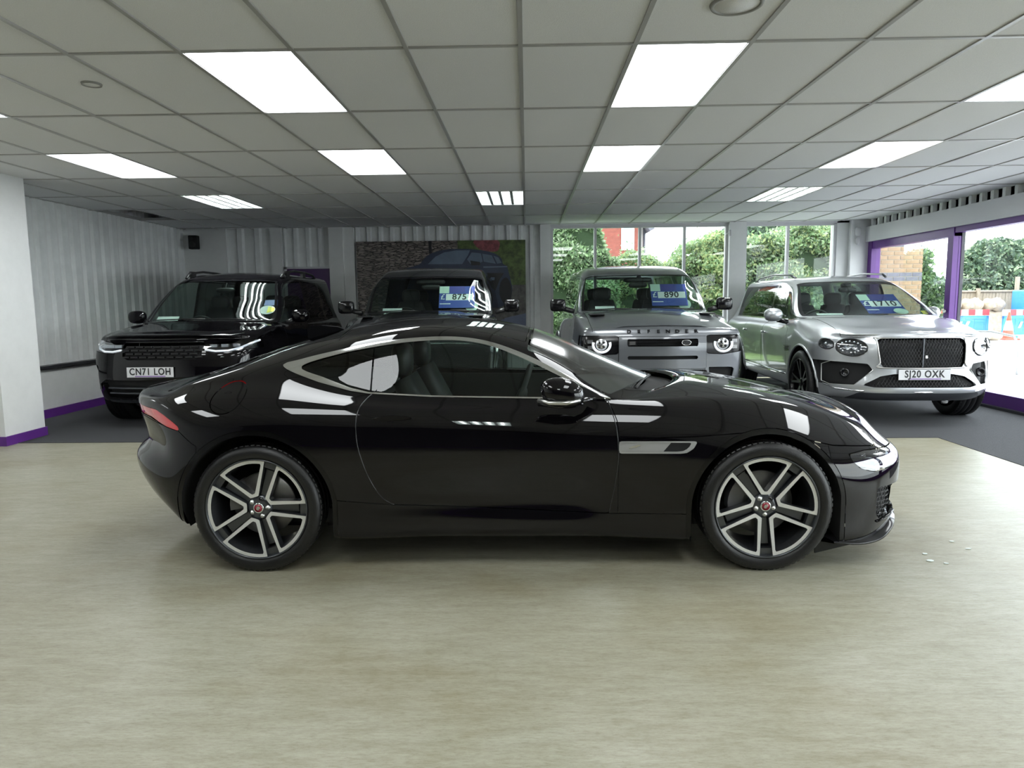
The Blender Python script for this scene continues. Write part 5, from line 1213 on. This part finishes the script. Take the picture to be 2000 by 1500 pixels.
# ------------------------------------------------------------------ wall poster (a flat print)
def poster():
    x0, x1, z0, z1 = -2.99, -.02, .62, 2.465; y = YB - .06
    t = thing('wall_poster', 'large wall poster of a dark blue car parked by a stone wall', 'poster', (x0, y, z0)); W, H = x1 - x0, z1 - z0
    MB().box(0, W, 0, .03, 0, H).build('board', 'black_satin', t)
    m, n_, b = nodes('poster_stone_wall'); L = n_.links; tc = n_.nodes.new('ShaderNodeTexCoord'); mp = n_.nodes.new('ShaderNodeMapping'); mp.inputs['Scale'].default_value = (9, 1, 50)
    L.new(tc.outputs['Object'], mp.inputs['Vector']); v = n_.nodes.new('ShaderNodeTexVoronoi'); v.feature = 'DISTANCE_TO_EDGE'; v.inputs['Scale'].default_value = 1.0; L.new(mp.outputs[0], v.inputs['Vector'])
    v2 = n_.nodes.new('ShaderNodeTexVoronoi'); v2.inputs['Scale'].default_value = 1.0; L.new(mp.outputs[0], v2.inputs['Vector'])
    r = n_.nodes.new('ShaderNodeValToRGB'); r.color_ramp.elements[0].position = .02; r.color_ramp.elements[1].position = .16; r.color_ramp.elements[0].color = (.008, .007, .006, 1); r.color_ramp.elements[1].color = (1, 1, 1, 1); L.new(v.outputs['Distance'], r.inputs['Fac'])
    r2 = n_.nodes.new('ShaderNodeValToRGB'); r2.color_ramp.elements[0].color = (.11, .095, .09, 1); r2.color_ramp.elements[1].color = (.40, .34, .31, 1); sp_ = n_.nodes.new('ShaderNodeSeparateColor'); L.new(v2.outputs['Color'], sp_.inputs[0]); L.new(sp_.outputs[0], r2.inputs['Fac'])
    mx = n_.nodes.new('ShaderNodeMix'); mx.data_type = 'RGBA'; mx.blend_type = 'MULTIPLY'; mx.inputs['Factor'].default_value = 1; L.new(r.outputs['Color'], mx.inputs['A']); L.new(r2.outputs['Color'], mx.inputs['B']); L.new(mx.outputs['Result'], b.inputs['Base Color']); b.inputs['Roughness'].default_value = .5
    M['p_stone'] = m
    M['p_hedge'] = pm('poster_hedge', (.08, .12, .035), .5, noise=.8, nscale=9, stretch=(1, 1, 1)); M['p_red'] = pm('poster_red_tree', (.26, .07, .08), .5, noise=.7, nscale=12)
    M['p_cobble'] = pm('poster_cobbles', (.10, .095, .09), .5, noise=.7, nscale=10); M['p_car'] = pm('poster_car_blue', (.022, .034, .075), .4, noise=.3, nscale=3)
    M['p_glass'] = pm('poster_car_glass', (.12, .17, .25), .4, noise=.3, nscale=3); M['p_dark'] = pm('poster_dark', (.006, .007, .011), .5); M['p_light'] = pm('poster_highlight', (.12, .16, .24), .5); M['p_pave'] = pm('poster_paving', (.13, .15, .24), .5, noise=.2, nscale=4)
    k = [0]
    def shape(name, pts, mat, sm=0):
        "pixel coords of the enlarged crop -> poster coordinates"
        P = [((px - 275) / (1840 - 275) * W, H - (py - 155) / (1140 - 155) * 2465 / 2465 * H * (940 - 155) / (940 - 155)) for px, py in pts]
        P = [(min(max(a, 0), W), min(max(b, 0), H)) for a, b in P]
        if sm: P = smooth_poly(P, sm)
        P = [(min(max(a, 0), W), min(max(b, 0), H)) for a, b in P]; k[0] += 1
        MB().prism(P[::-1], 'y', -.0006 * k[0], .001).build(name, mat, t)
    S = 1140
    shape('print_stone_wall', [(275,155),(1230,155),(1230,1140),(275,1140)], 'p_stone'); shape('print_hedge', [(1215,155),(1840,155),(1840,600),(1215,600)], 'p_hedge')
    shape('print_red_tree', [(1370,155),(1580,155),(1600,215),(1570,260),(1450,250),(1390,215)], 'p_red', 3)
    shape('print_cobbles', [(1215,575),(1840,570),(1840,1140),(275,1140),(275,1000)], 'p_cobble'); shape('print_paving', [(1640,880),(1840,835),(1840,1140),(1560,1140)], 'p_pave')
    shape('print_pole', [(945,155),(975,155),(975,270),(950,270)], 'p_dark')
    shape('print_car_body', [(850,375),(900,320),(960,275),(1050,245),(1170,232),(1340,235),(1480,255),(1570,285),(1620,330),(1630,370),(1670,400),(1680,440),(1700,520),(1715,620),(1690,720),(1640,760),(1500,800),(900,860),(600,860),(560,700),(600,520),(700,420)], 'p_car', 3)
    shape('print_windscreen', [(935,370),(1010,300),(1090,262),(1200,245),(1330,245),(1310,290),(1255,372)], 'p_glass'); shape('print_side_window', [(1300,330),(1345,265),(1430,275),(1445,350),(1400,375),(1330,370)], 'p_glass')
    shape('print_rear_window', [(1440,278),(1530,295),(1565,372),(1455,352)], 'p_glass'); shape('print_quarter_window', [(1545,298),(1590,315),(1620,365),(1580,372)], 'p_glass')
    shape('print_mirror', [(1330,340),(1420,355),(1420,385),(1340,385)], 'p_dark'); shape('print_shoulder_line', [(1450,395),(1670,395),(1672,405),(1450,410)], 'p_light')
    shape('print_wheel', [(1610,540),(1660,500),(1700,560),(1710,650),(1690,730),(1650,750),(1610,700),(1595,620)], 'p_dark', 3); shape('print_lower_shadow', [(1430,455),(1640,460),(1600,520),(1560,620),(1500,700),(1430,700)], 'p_dark', 0)
    shape('print_tail_lamp', [(1490,495),(1555,498),(1550,525),(1492,522)], 'p_light')
poster()

# ------------------------------------------------------------------ outside
def leaves(name, n, pos_fn, size, cols, label=None, cat=None, group=None, parent=None, aspect=.55):
    P = pos_fn(n); n = len(P)
    a = rng.normal(size=(n, 3)); a /= np.linalg.norm(a, axis=1, keepdims=True); b = rng.normal(size=(n, 3)); b = np.cross(a, b); b /= np.linalg.norm(b, axis=1, keepdims=True)
    s = size * rng.uniform(.6, 1.3, (n, 1)); A = a * s; Bv = b * s * aspect
    V = np.stack([P - A, P + Bv * .9, P + A, P - Bv * .9], 1).reshape(-1, 3)
    me = bpy.data.meshes.new(name); me.vertices.add(4 * n); me.vertices.foreach_set('co', V.ravel()); me.loops.add(4 * n); me.loops.foreach_set('vertex_index', np.arange(4 * n))
    me.polygons.add(n); me.polygons.foreach_set('loop_start', np.arange(n) * 4); me.polygons.foreach_set('loop_total', np.full(n, 4)); 
    for c in cols: me.materials.append(M[c])
    me.polygons.foreach_set('material_index', rng.integers(0, len(cols), n)); me.update(); me.validate()
    o = bpy.data.objects.new(name, me); COL.objects.link(o)
    if parent is not None: o.parent = parent
    if label: tag(o, label, cat, group)
    return o
def leafmat(name, c):
    m, t, b = nodes(name); b.inputs['Base Color'].default_value = c + (1,); b.inputs['Roughness'].default_value = .55
    tr = t.nodes.new('ShaderNodeBsdfTranslucent'); tr.inputs['Color'].default_value = tuple(x * 1.2 for x in c) + (1,); mx = t.nodes.new('ShaderNodeMixShader'); mx.inputs['Fac'].default_value = .35
    t.links.new(b.outputs[0], mx.inputs[1]); t.links.new(tr.outputs[0], mx.inputs[2]); t.links.new(mx.outputs[0], t.nodes['Material Output'].inputs['Surface']); M[name] = m
for nm, c in dict(leaf_a=(0.151, 0.247, 0.112), leaf_b=(0.232, 0.346, 0.166), leaf_c=(0.095, 0.161, 0.083), leaf_d=(0.361, 0.42, 0.193), leaf_e=(0.072, 0.117, 0.078), leaf_f=(0.117, 0.177, 0.129), leaf_g=(0.309, 0.38, 0.249)).items(): leafmat(nm, c)  # greens paled and desaturated: haze of the window glass mixed into the colour
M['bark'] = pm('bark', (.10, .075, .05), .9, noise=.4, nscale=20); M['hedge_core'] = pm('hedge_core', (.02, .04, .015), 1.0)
M['asphalt'] = pm('pale_asphalt', (.52, .52, .52), .85, noise=.15, nscale=3); M['brick_red'] = pm('red_brick', (.19, .052, .036), .8, noise=.25, nscale=6, bump=.3, bscale=12)
M['brick_tan'] = pm('tan_brick', (.30, .20, .12), .8, noise=.25, nscale=9, bump=.2, bscale=60); M['brick_blue'] = pm('blue_grey_brick', (.13, .13, .16), .7, noise=.2, nscale=12); M['mortar'] = pm('mortar', (.40, .36, .30), .9)
M['wood'] = pm('weathered_fence_wood', (.30, .25, .19), .85, noise=.25, nscale=4, stretch=(8, 8, 1)); M['barrier_blue'] = pm('barrier_blue_plastic', (.03, .22, .62), .45)
M['tape_red'] = pm('barrier_red', (.62, .04, .05), .4); M['tape_white'] = pm('barrier_white', (.80, .80, .80), .4); M['cone_orange'] = pm('cone_red_orange', (.68, .07, .03), .45)
M['sack'] = pm('pale_sack', (.42, .34, .25), .9, noise=.35, nscale=8); M['slate'] = pm('roof_slate', (.10, .10, .12), .7, noise=.2, nscale=10); M['render_white'] = pm('white_render', (.75, .74, .72), .7); M['upvc'] = pm('upvc_white', (.78, .78, .78), .35)
M['pane_blue'] = pm('house_window_pane', (.28, .42, .60), .1); M['rail_grey'] = pm('galvanised_rail', (.45, .45, .47), .4, .7); M['soil'] = pm('grass_verge', (.16, .26, .06), .9, noise=.4, nscale=3)
gr = MB().box(-40, 90, 12.75, 120, -.10, -.03); gr.box(6.2, 90, -30, 12.75, -.10, -.03); tag(gr.build('ground', 'asphalt'), kind='structure')
ve = MB().box(-6, 6.4, 14.2, 20, -.03, .02); tag(ve.build('grass_verge', 'soil'), 'narrow grass verge under the hedge behind the back windows', 'grass')
def hedge_fn(x0, x1, y0, y1, zt, amp=.25, z0=.06):
    def f(n):
        x = rng.uniform(x0, x1, n); face = rng.random(n); y = np.where(face < .8, y0 + np.abs(rng.normal(0, .22, n)), rng.uniform(y0, y1, n))
        top = zt(x) if callable(zt) else zt + 0 * x
        top = top + amp * np.sin(x * 3.1 + 1) * .5 + amp * np.sin(x * 7.3) * .35
        z = z0 + (top - z0) * np.where(face < .8, rng.uniform(0, 1, n) ** .8, rng.uniform(.94, 1.02, n)); y += .18 * np.sin(x * 4 + z * 3) + .12 * np.sin(z * 9 + x)
        z += np.where(rng.random(n) < .04, rng.exponential(.12, n), 0) * (z > top - .2)
        return np.stack([x, y, z], 1)
    return f
def hedge(label, x0, x1, y0, y1, zt, n, cols, size=.05, amp=.25):
    t = thing('hedge', label, 'hedge', ((x0 + x1) / 2, (y0 + y1) / 2, 0)); t.location = (0, 0, 0)
    xs = np.linspace(x0 + .05, x1 - .05, 9); tz = [(zt(x) if callable(zt) else zt) - .22 for x in xs]
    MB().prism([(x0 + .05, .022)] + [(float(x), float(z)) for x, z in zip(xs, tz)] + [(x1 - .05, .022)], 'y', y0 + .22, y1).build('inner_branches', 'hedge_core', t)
    tag(leaves('foliage', n, hedge_fn(x0, x1, y0, y1, zt, amp), size, cols, parent=t), kind='stuff')
hedge('tall dense green hedge outside the leftmost back window pane', -.6, 2.12, 16.0, 17.6, lambda x: np.interp(x, [-.6, 1.45, 1.70, 1.90, 2.15], [3.9, 3.9, 3.0, 2.2, 2.1]), 26000, ['leaf_a', 'leaf_b', 'leaf_c', 'leaf_g'], .048)
hedge('low yellow-green hedge in front of the red house', 2.12, 4.0, 16.4, 17.6, lambda x: np.interp(x, [2.1, 2.4, 2.7, 3.5, 3.7, 4.0], [2.2, 2.5, 2.38, 2.38, 2.6, 2.7]), 14000, ['leaf_b', 'leaf_d', 'leaf_g', 'leaf_a'], .045, .2)
hedge('bright yellow-green hedge outside the fourth back window pane', 4.0, 5.0, 16.2, 17.4, 2.72, 11000, ['leaf_d', 'leaf_b', 'leaf_a', 'leaf_d'], .048, .3)
hedge('light green bushy hedge seen through the right-hand back window', 5.0, 7.45, 16.2, 17.8, lambda x: np.interp(x, [5, 5.9, 6.15, 6.6, 7.4], [2.9, 2.87, 2.6, 2.95, 3.2]), 24000, ['leaf_b', 'leaf_a', 'leaf_g', 'leaf_c', 'leaf_d'], .052, .5)
hedge('shaded green shrub beside the tan brick pier', 7.46, 9.5, 16.2, 17.6, lambda x: np.interp(x, [7.0, 8.6, 9.0, 9.5], [3.3, 3.1, 2.6, 2.0]), 14000, ['leaf_a', 'leaf_c', 'leaf_b', 'leaf_f'], .055, .5)
def tree(label, x, y, h, blobs, n, cols, size=.12, trunk=.22, group=None):
    t = thing('tree', label, 'tree', (x, y, 0), 0, group)
    mb = MB().tube([(0, 0, -.05), (.05, 0, h * .35), (-.05, .05, h * .7)], [trunk, trunk * .8, trunk * .4], 10)
    for a in range(5): mb.tube([(0, 0, h * .3), (math.cos(a * 1.3) * h * .12, math.sin(a * 1.3) * h * .12, h * .5), (math.cos(a * 1.3) * h * .22, math.sin(a * 1.3) * h * .22, h * .68)], [trunk * .5, trunk * .3, trunk * .1], 6)
    mb.build('trunk', 'bark', t)
    def f(m):
        W = np.array([b[3] ** 2 for b in blobs]); c = rng.choice(len(blobs), m, p=W / W.sum()); Bc = np.array(blobs)[c]
        d = rng.normal(size=(m, 3)); d /= np.linalg.norm(d, axis=1, keepdims=True); r = Bc[:, 3] * (1 - np.abs(rng.normal(0, .16, m))); r *= 1 + .12 * np.sin(d[:, 0] * 9) * np.sin(d[:, 2] * 8 + 1)
        return Bc[:, :3] + d * r[:, None] * np.array([1, 1, .85])
    tag(leaves('crown', n, f, size, cols, parent=t), kind='stuff')
tree('dark evergreen trees behind the hedge of the fourth window pane', 5.9, 21.5, 3.6, [(.1,0,2.5,1.0),(.9,0,3.0,1.0),(1.8,.3,3.0,1.1),(.3,.3,1.6,1.1),(1.4,0,1.8,1.2)], 17000, ['leaf_e', 'leaf_f', 'leaf_c'], .09)
tree('blue-green leafy tree behind the right-hand back window hedge', 8.6, 21.5, 6.5, [(-.9,0,3.4,1.3),(.3,0,4.2,1.3),(1.3,.3,3.2,1.3),(0,.3,2.0,1.5)], 17000, ['leaf_f', 'leaf_e', 'leaf_a', 'leaf_g'], .085)
tree('broad rounded tree above the wooden fence at the far right', 21.6, 33.0, 4.5, [(-.9,0,2.5,1.15),(-.1,0,3.0,1.25),(.9,0,2.9,1.25),(0,-.4,1.9,1.5),(1.6,0,2.1,1.2),(-1.2,0,1.6,1.0)], 30000, ['leaf_f', 'leaf_e', 'leaf_c', 'leaf_g'], .11, .3)
tree('pale distant tree at the right edge of the view', 26.6, 36.0, 3, [(0,0,1.4,1.3),(2.0,0,1.2,1.4)], 14000, ['leaf_g', 'leaf_a', 'leaf_f'], .12, .2)
# red brick house
hs = thing('brick_house', 'red brick house with a white framed window behind the hedges', 'house', (3.2, 31.0, 0))
MB().box(-3.1, 1.70, 0, 6, -.03, 6.6).build('brick_wall', 'brick_red', hs)
MB().box(1.70, 2.05, .6, 6, -.03, 6.0).build('white_wall', 'render_white', hs)
wf = MB(); wf.box(.92, 1.48, -.05, .06, 3.58, 4.62); wf_o = wf.build('window_frame', 'upvc', hs)
MB().box(1.05, 1.36, -.07, -.04, 3.70, 4.15).build('pane', 'pane_blue', wf_o); MB().box(1.02, 1.38, -.07, -.04, 4.26, 4.52).build('pane', 'pane_blue', wf_o)
rf = MB(); rf.prism([(-3.6, 6.4), (1.9, 5.3), (2.30, 4.45), (2.10, 4.35), (1.7, 5.0), (1.4, 6.3), (1, 8.2), (-1, 9), (-3.6, 6.9)], 'y', -.4, 6.2); rf.build('roof', 'slate', hs)
MB().tube([(2.0, .5, -.03), (2.0, .5, 4.6)], .06, 8).build('drainpipe', 'slate', hs)
MB().box(-1.0, .4, -.06, .05, 2.4, 2.48).build('stone_band', 'brick_red', hs)
# tan brick pier outside the right corner, brick by brick
pr = thing('brick_pier', 'tan brick pier with two blue-grey brick bands seen through the purple frame', 'brick pier', (5.98, 12.75, 0))
MB().box(.008, 1.062, .008, .44, -.06, 4.2).build('mortar_core', 'mortar', pr)
bl, bh, jt = .215, .065, .010; me_cache = {}
for c_ in range(56):
    z0 = -.03 + c_ * (bh + jt); x = 0 if c_ % 2 == 0 else -(bl + jt) / 2
    while x < 1.07:
        a, b = max(x, 0), min(x + bl, 1.07)
        if b - a > .03:
            blue = c_ in (23, 31, 41) or c_ in (24,)
            key = (round(b - a, 3), blue)
            if key not in me_cache:
                me_cache[key] = MB().box(0, b - a, 0, .10, 0, bh, bev=.003).mesh('brick'); me_cache[key].materials.append(M['brick_blue' if blue else 'brick_tan'])
            o = bpy.data.objects.new('brick', me_cache[key]); COL.objects.link(o); o.parent = pr; o.location = (a, -.0 + rng.uniform(-.002, .002), z0)
        x += bl + jt
side = MB()
for c_ in range(56):
    z0 = -.03 + c_ * (bh + jt); off = 0 if c_ % 2 else -.11
    for k in range(3):
        a, b = max(off + k * .225, .10), min(off + k * .225 + .215, .45)
        if b - a > .02: side.box(.97, 1.07, a, b, z0, z0 + bh)
tag(side.build('side_bricks', 'brick_tan', pr), kind='stuff')
# wooden fence
fn = thing('wooden_fence', 'weathered close-board wooden fence below the broad tree', 'fence', (0, 0, 0))
A, Bp = Vector((14.0, 29.6)), Vector((19.95, 29.2)); nb = 48; d_ = (Bp - A) / nb
bme = MB().box(0, d_.length * .93, -.012, .012, 0, 1.62, bev=.004).mesh('fence_board'); bme.materials.append(M['wood']); ang = math.atan2(d_.y, d_.x)
for k in range(nb):
    o = bpy.data.objects.new('fence_board', bme); COL.objects.link(o); o.parent = fn; p_ = A + d_ * k; o.location = (p_.x, p_.y + rng.uniform(-.01, .01), -.03 + .05 * (k % 3 == 0) * 0); o.rotation_euler = (0, 0, ang)
for k in range(0, nb + 1, 12):
    p_ = A + d_ * k; MB().box(p_.x - .06, p_.x + .06, p_.y - .14, p_.y - .02, -.03, 1.75 if k != 48 else 2.2).build('fence_post', 'wood', fn)
rl = MB().tube([(A.x, A.y - .04, 1.62), (Bp.x, Bp.y - .04, 1.62)], .05, 4); rl.build('fence_rail', 'wood', fn)
# plastic roadworks barriers
def barrier(x, y, ang, label, group='blue plastic roadworks barriers'):
    t = thing('roadworks_barrier', label, 'barrier', (x, y, -.03), ang, group)
    mb = MB()
    for z0, z1 in ((.10, .20), (.66, .76)): mb.box(-.95, .95, -.03, .03, z0, z1)
    for x0 in (-.95, -.02, .87): mb.box(x0, x0 + .08, -.03, .03, .1, .76)
    for k in range(6): mb.box(-.80 + .32 * k, -.74 + .32 * k, -.02, .02, .2, .68)
    mb.box(-.93, .93, -.012, .012, .16, .72); mb.build('panel', 'barrier_blue', t)
    for k in range(8): MB().box(-.95 + .2375 * k, -.95 + .2375 * (k + 1), -.04, .04, .78, .98).build('striped_board', 'tape_red' if k % 2 else 'tape_white', t)
    for x0 in (-.7, .6): MB().box(x0, x0 + .10, -.30, .30, 0, .08).build('foot', 'barrier_blue', t)
    lt = MB()
    for a_ in (-.30, -.05, .20): lt.prism([(a_ - .08, .34), (a_ + .02, .34), (a_ + .12, .56), (a_ + .02, .56)], 'y', -.034, -.030); lt.build('white_print', 'tape_white', t)
barrier(15.55, 25.5, -.06, 'blue barrier with red and white top board just right of the purple post')
barrier(17.5, 24.9, .14, 'blue barrier with red and white top board behind the white and red cone')
barrier(19.45, 25.35, .30, 'blue barrier cut by the right edge of the view')
barrier(13.55, 25.7, -.05, 'blue barrier mostly hidden behind the purple frame post')
barrier(9.0, 26.0, .02, 'blue barrier seen in the gap beside the grey off-road car')
barrier(10.95, 26.1, .02, 'blue barrier behind the pier between the back windows')
MB_b = MB().box(-.9, .9, -.5, .5, 0, 1.2, bev=.05); o = MB_b.build('blue_container', 'barrier_blue', None, (24.6, 31.0, 0)); o.location = (22.6, 26.8, -.03); tag(o, 'blue plastic container standing behind the end of the wooden fence', 'container')
o.location = (19.95, 27.6, .45)
def cone(x, y, label, s=1.0):
    t = thing('traffic_cone', label, 'traffic cone', (x, y, -.03), 0, 'traffic cones')
    MB().box(-.22 * s, .22 * s, -.22 * s, .22 * s, 0, .05, bev=.01).build('base', 'cone_orange', t)
    p = lambda z: (.16 - .125 * z) * s
    MB().lathe([(p(0), .05), (p(.3), .27 * s)], 24, axis='z').build('lower_body', 'cone_orange', t); MB().lathe([(p(.3) + .003, .27 * s), (p(.75) + .003, .55 * s)], 24, axis='z').build('white_sleeve', 'tape_white', t)
    MB().lathe([(p(.75), .55 * s), (.03 * s, .78 * s), (.02 * s, .80 * s), (0, .80 * s)], 24, axis='z').build('tip', 'cone_orange', t)
cone(16.05, 23.7, 'white and red traffic cone in front of the barriers at the right', 1.15); cone(14.55, 24.7, 'small red traffic cone beside the purple post', 1.0)
def sack(x, y, z, sx, sy, sz, label, grp='pale sacks by the barriers'):
    vs, fs = blob(0, 0, 0, sx, sy, sz, 18, 12, .85); vs = [(a + .05 * sx * math.sin(9 * b / sy), b, c * (1 + .22 * math.sin(7 * a / sx) + .15 * math.sin(11 * b / sy + 5 * a))) for a, b, c in vs]
    tag(MB().add(vs, fs, 0, True).build('sack', 'sack', None, (x, y, z + sz * .9)), label, 'sack', grp)
for k, (x, y, z, sx, lb) in enumerate([(14.3, 23.6, -.03, .45, 'pale sack on the ground, left of the barrier line'), (15.2, 23.4, -.03, .42, 'broad pale sack on the ground left of the large cone'), (16.9, 23.3, -.03, .50, 'pale sack on the ground right of the large cone')]): sack(x, y, z, sx, .3, .16, lb)
for k, (x, lb) in enumerate([(16.75, 'leftmost of the three piled sacks before the wooden fence'), (17.6, 'middle of the three piled sacks before the wooden fence'), (18.45, 'rightmost of the three piled sacks before the wooden fence')]):
    MB_ = MB().box(x - .42, x + .42, 28.0, 28.6, -.03, .80, bev=.06); 
    sack(x, 28.2, .87, .42, .3, .24, lb); tag(MB_.build('rubble_bag', 'sack'), ['left', 'middle', 'right'][k] + ' upright rubble bag standing before the wooden fence', 'bag', 'rubble bags before the fence')
rl = MB().tube([(9.15, 15.2, -.03), (9.15, 15.2, .55), (9.2, 14.9, .68), (9.3, 14.2, .70), (9.05, 13.2, .66), (8.95, 12.9, .50), (8.95, 12.9, -.03)], .022, 8)
tag(rl.build('cycle_hoop', 'rail_grey'), 'grey metal hoop rail on the pavement outside the right window', 'rail')
# scraps of paper on the floor
for k, (x, y, s, lb) in enumerate([(2.13, 3.62, .022, 'white paper scrap on the floor ahead of the coupe, nearest of the cluster'), (2.16, 3.72, .018, 'white paper scrap in the cluster ahead of the coupe, pointed'), (2.42, 3.92, .014, 'small white fleck on the floor farthest from the coupe nose'), (2.44, 3.80, .016, 'white fleck on the floor right of the paper cluster'), (2.19, 3.58, .016, 'thin white scrap beside the nearest paper scrap')]):
    P = [(s * rng.uniform(.6, 1.3) * math.cos(t), s * rng.uniform(.4, .8) * math.sin(t)) for t in np.arange(7) * 2 * PI / 7]
    tag(MB().prism(P, 'z', 0, .003).build('paper_scrap', 'paper', None, (x, y, .001)), lb, 'paper', 'white paper scraps on the floor')
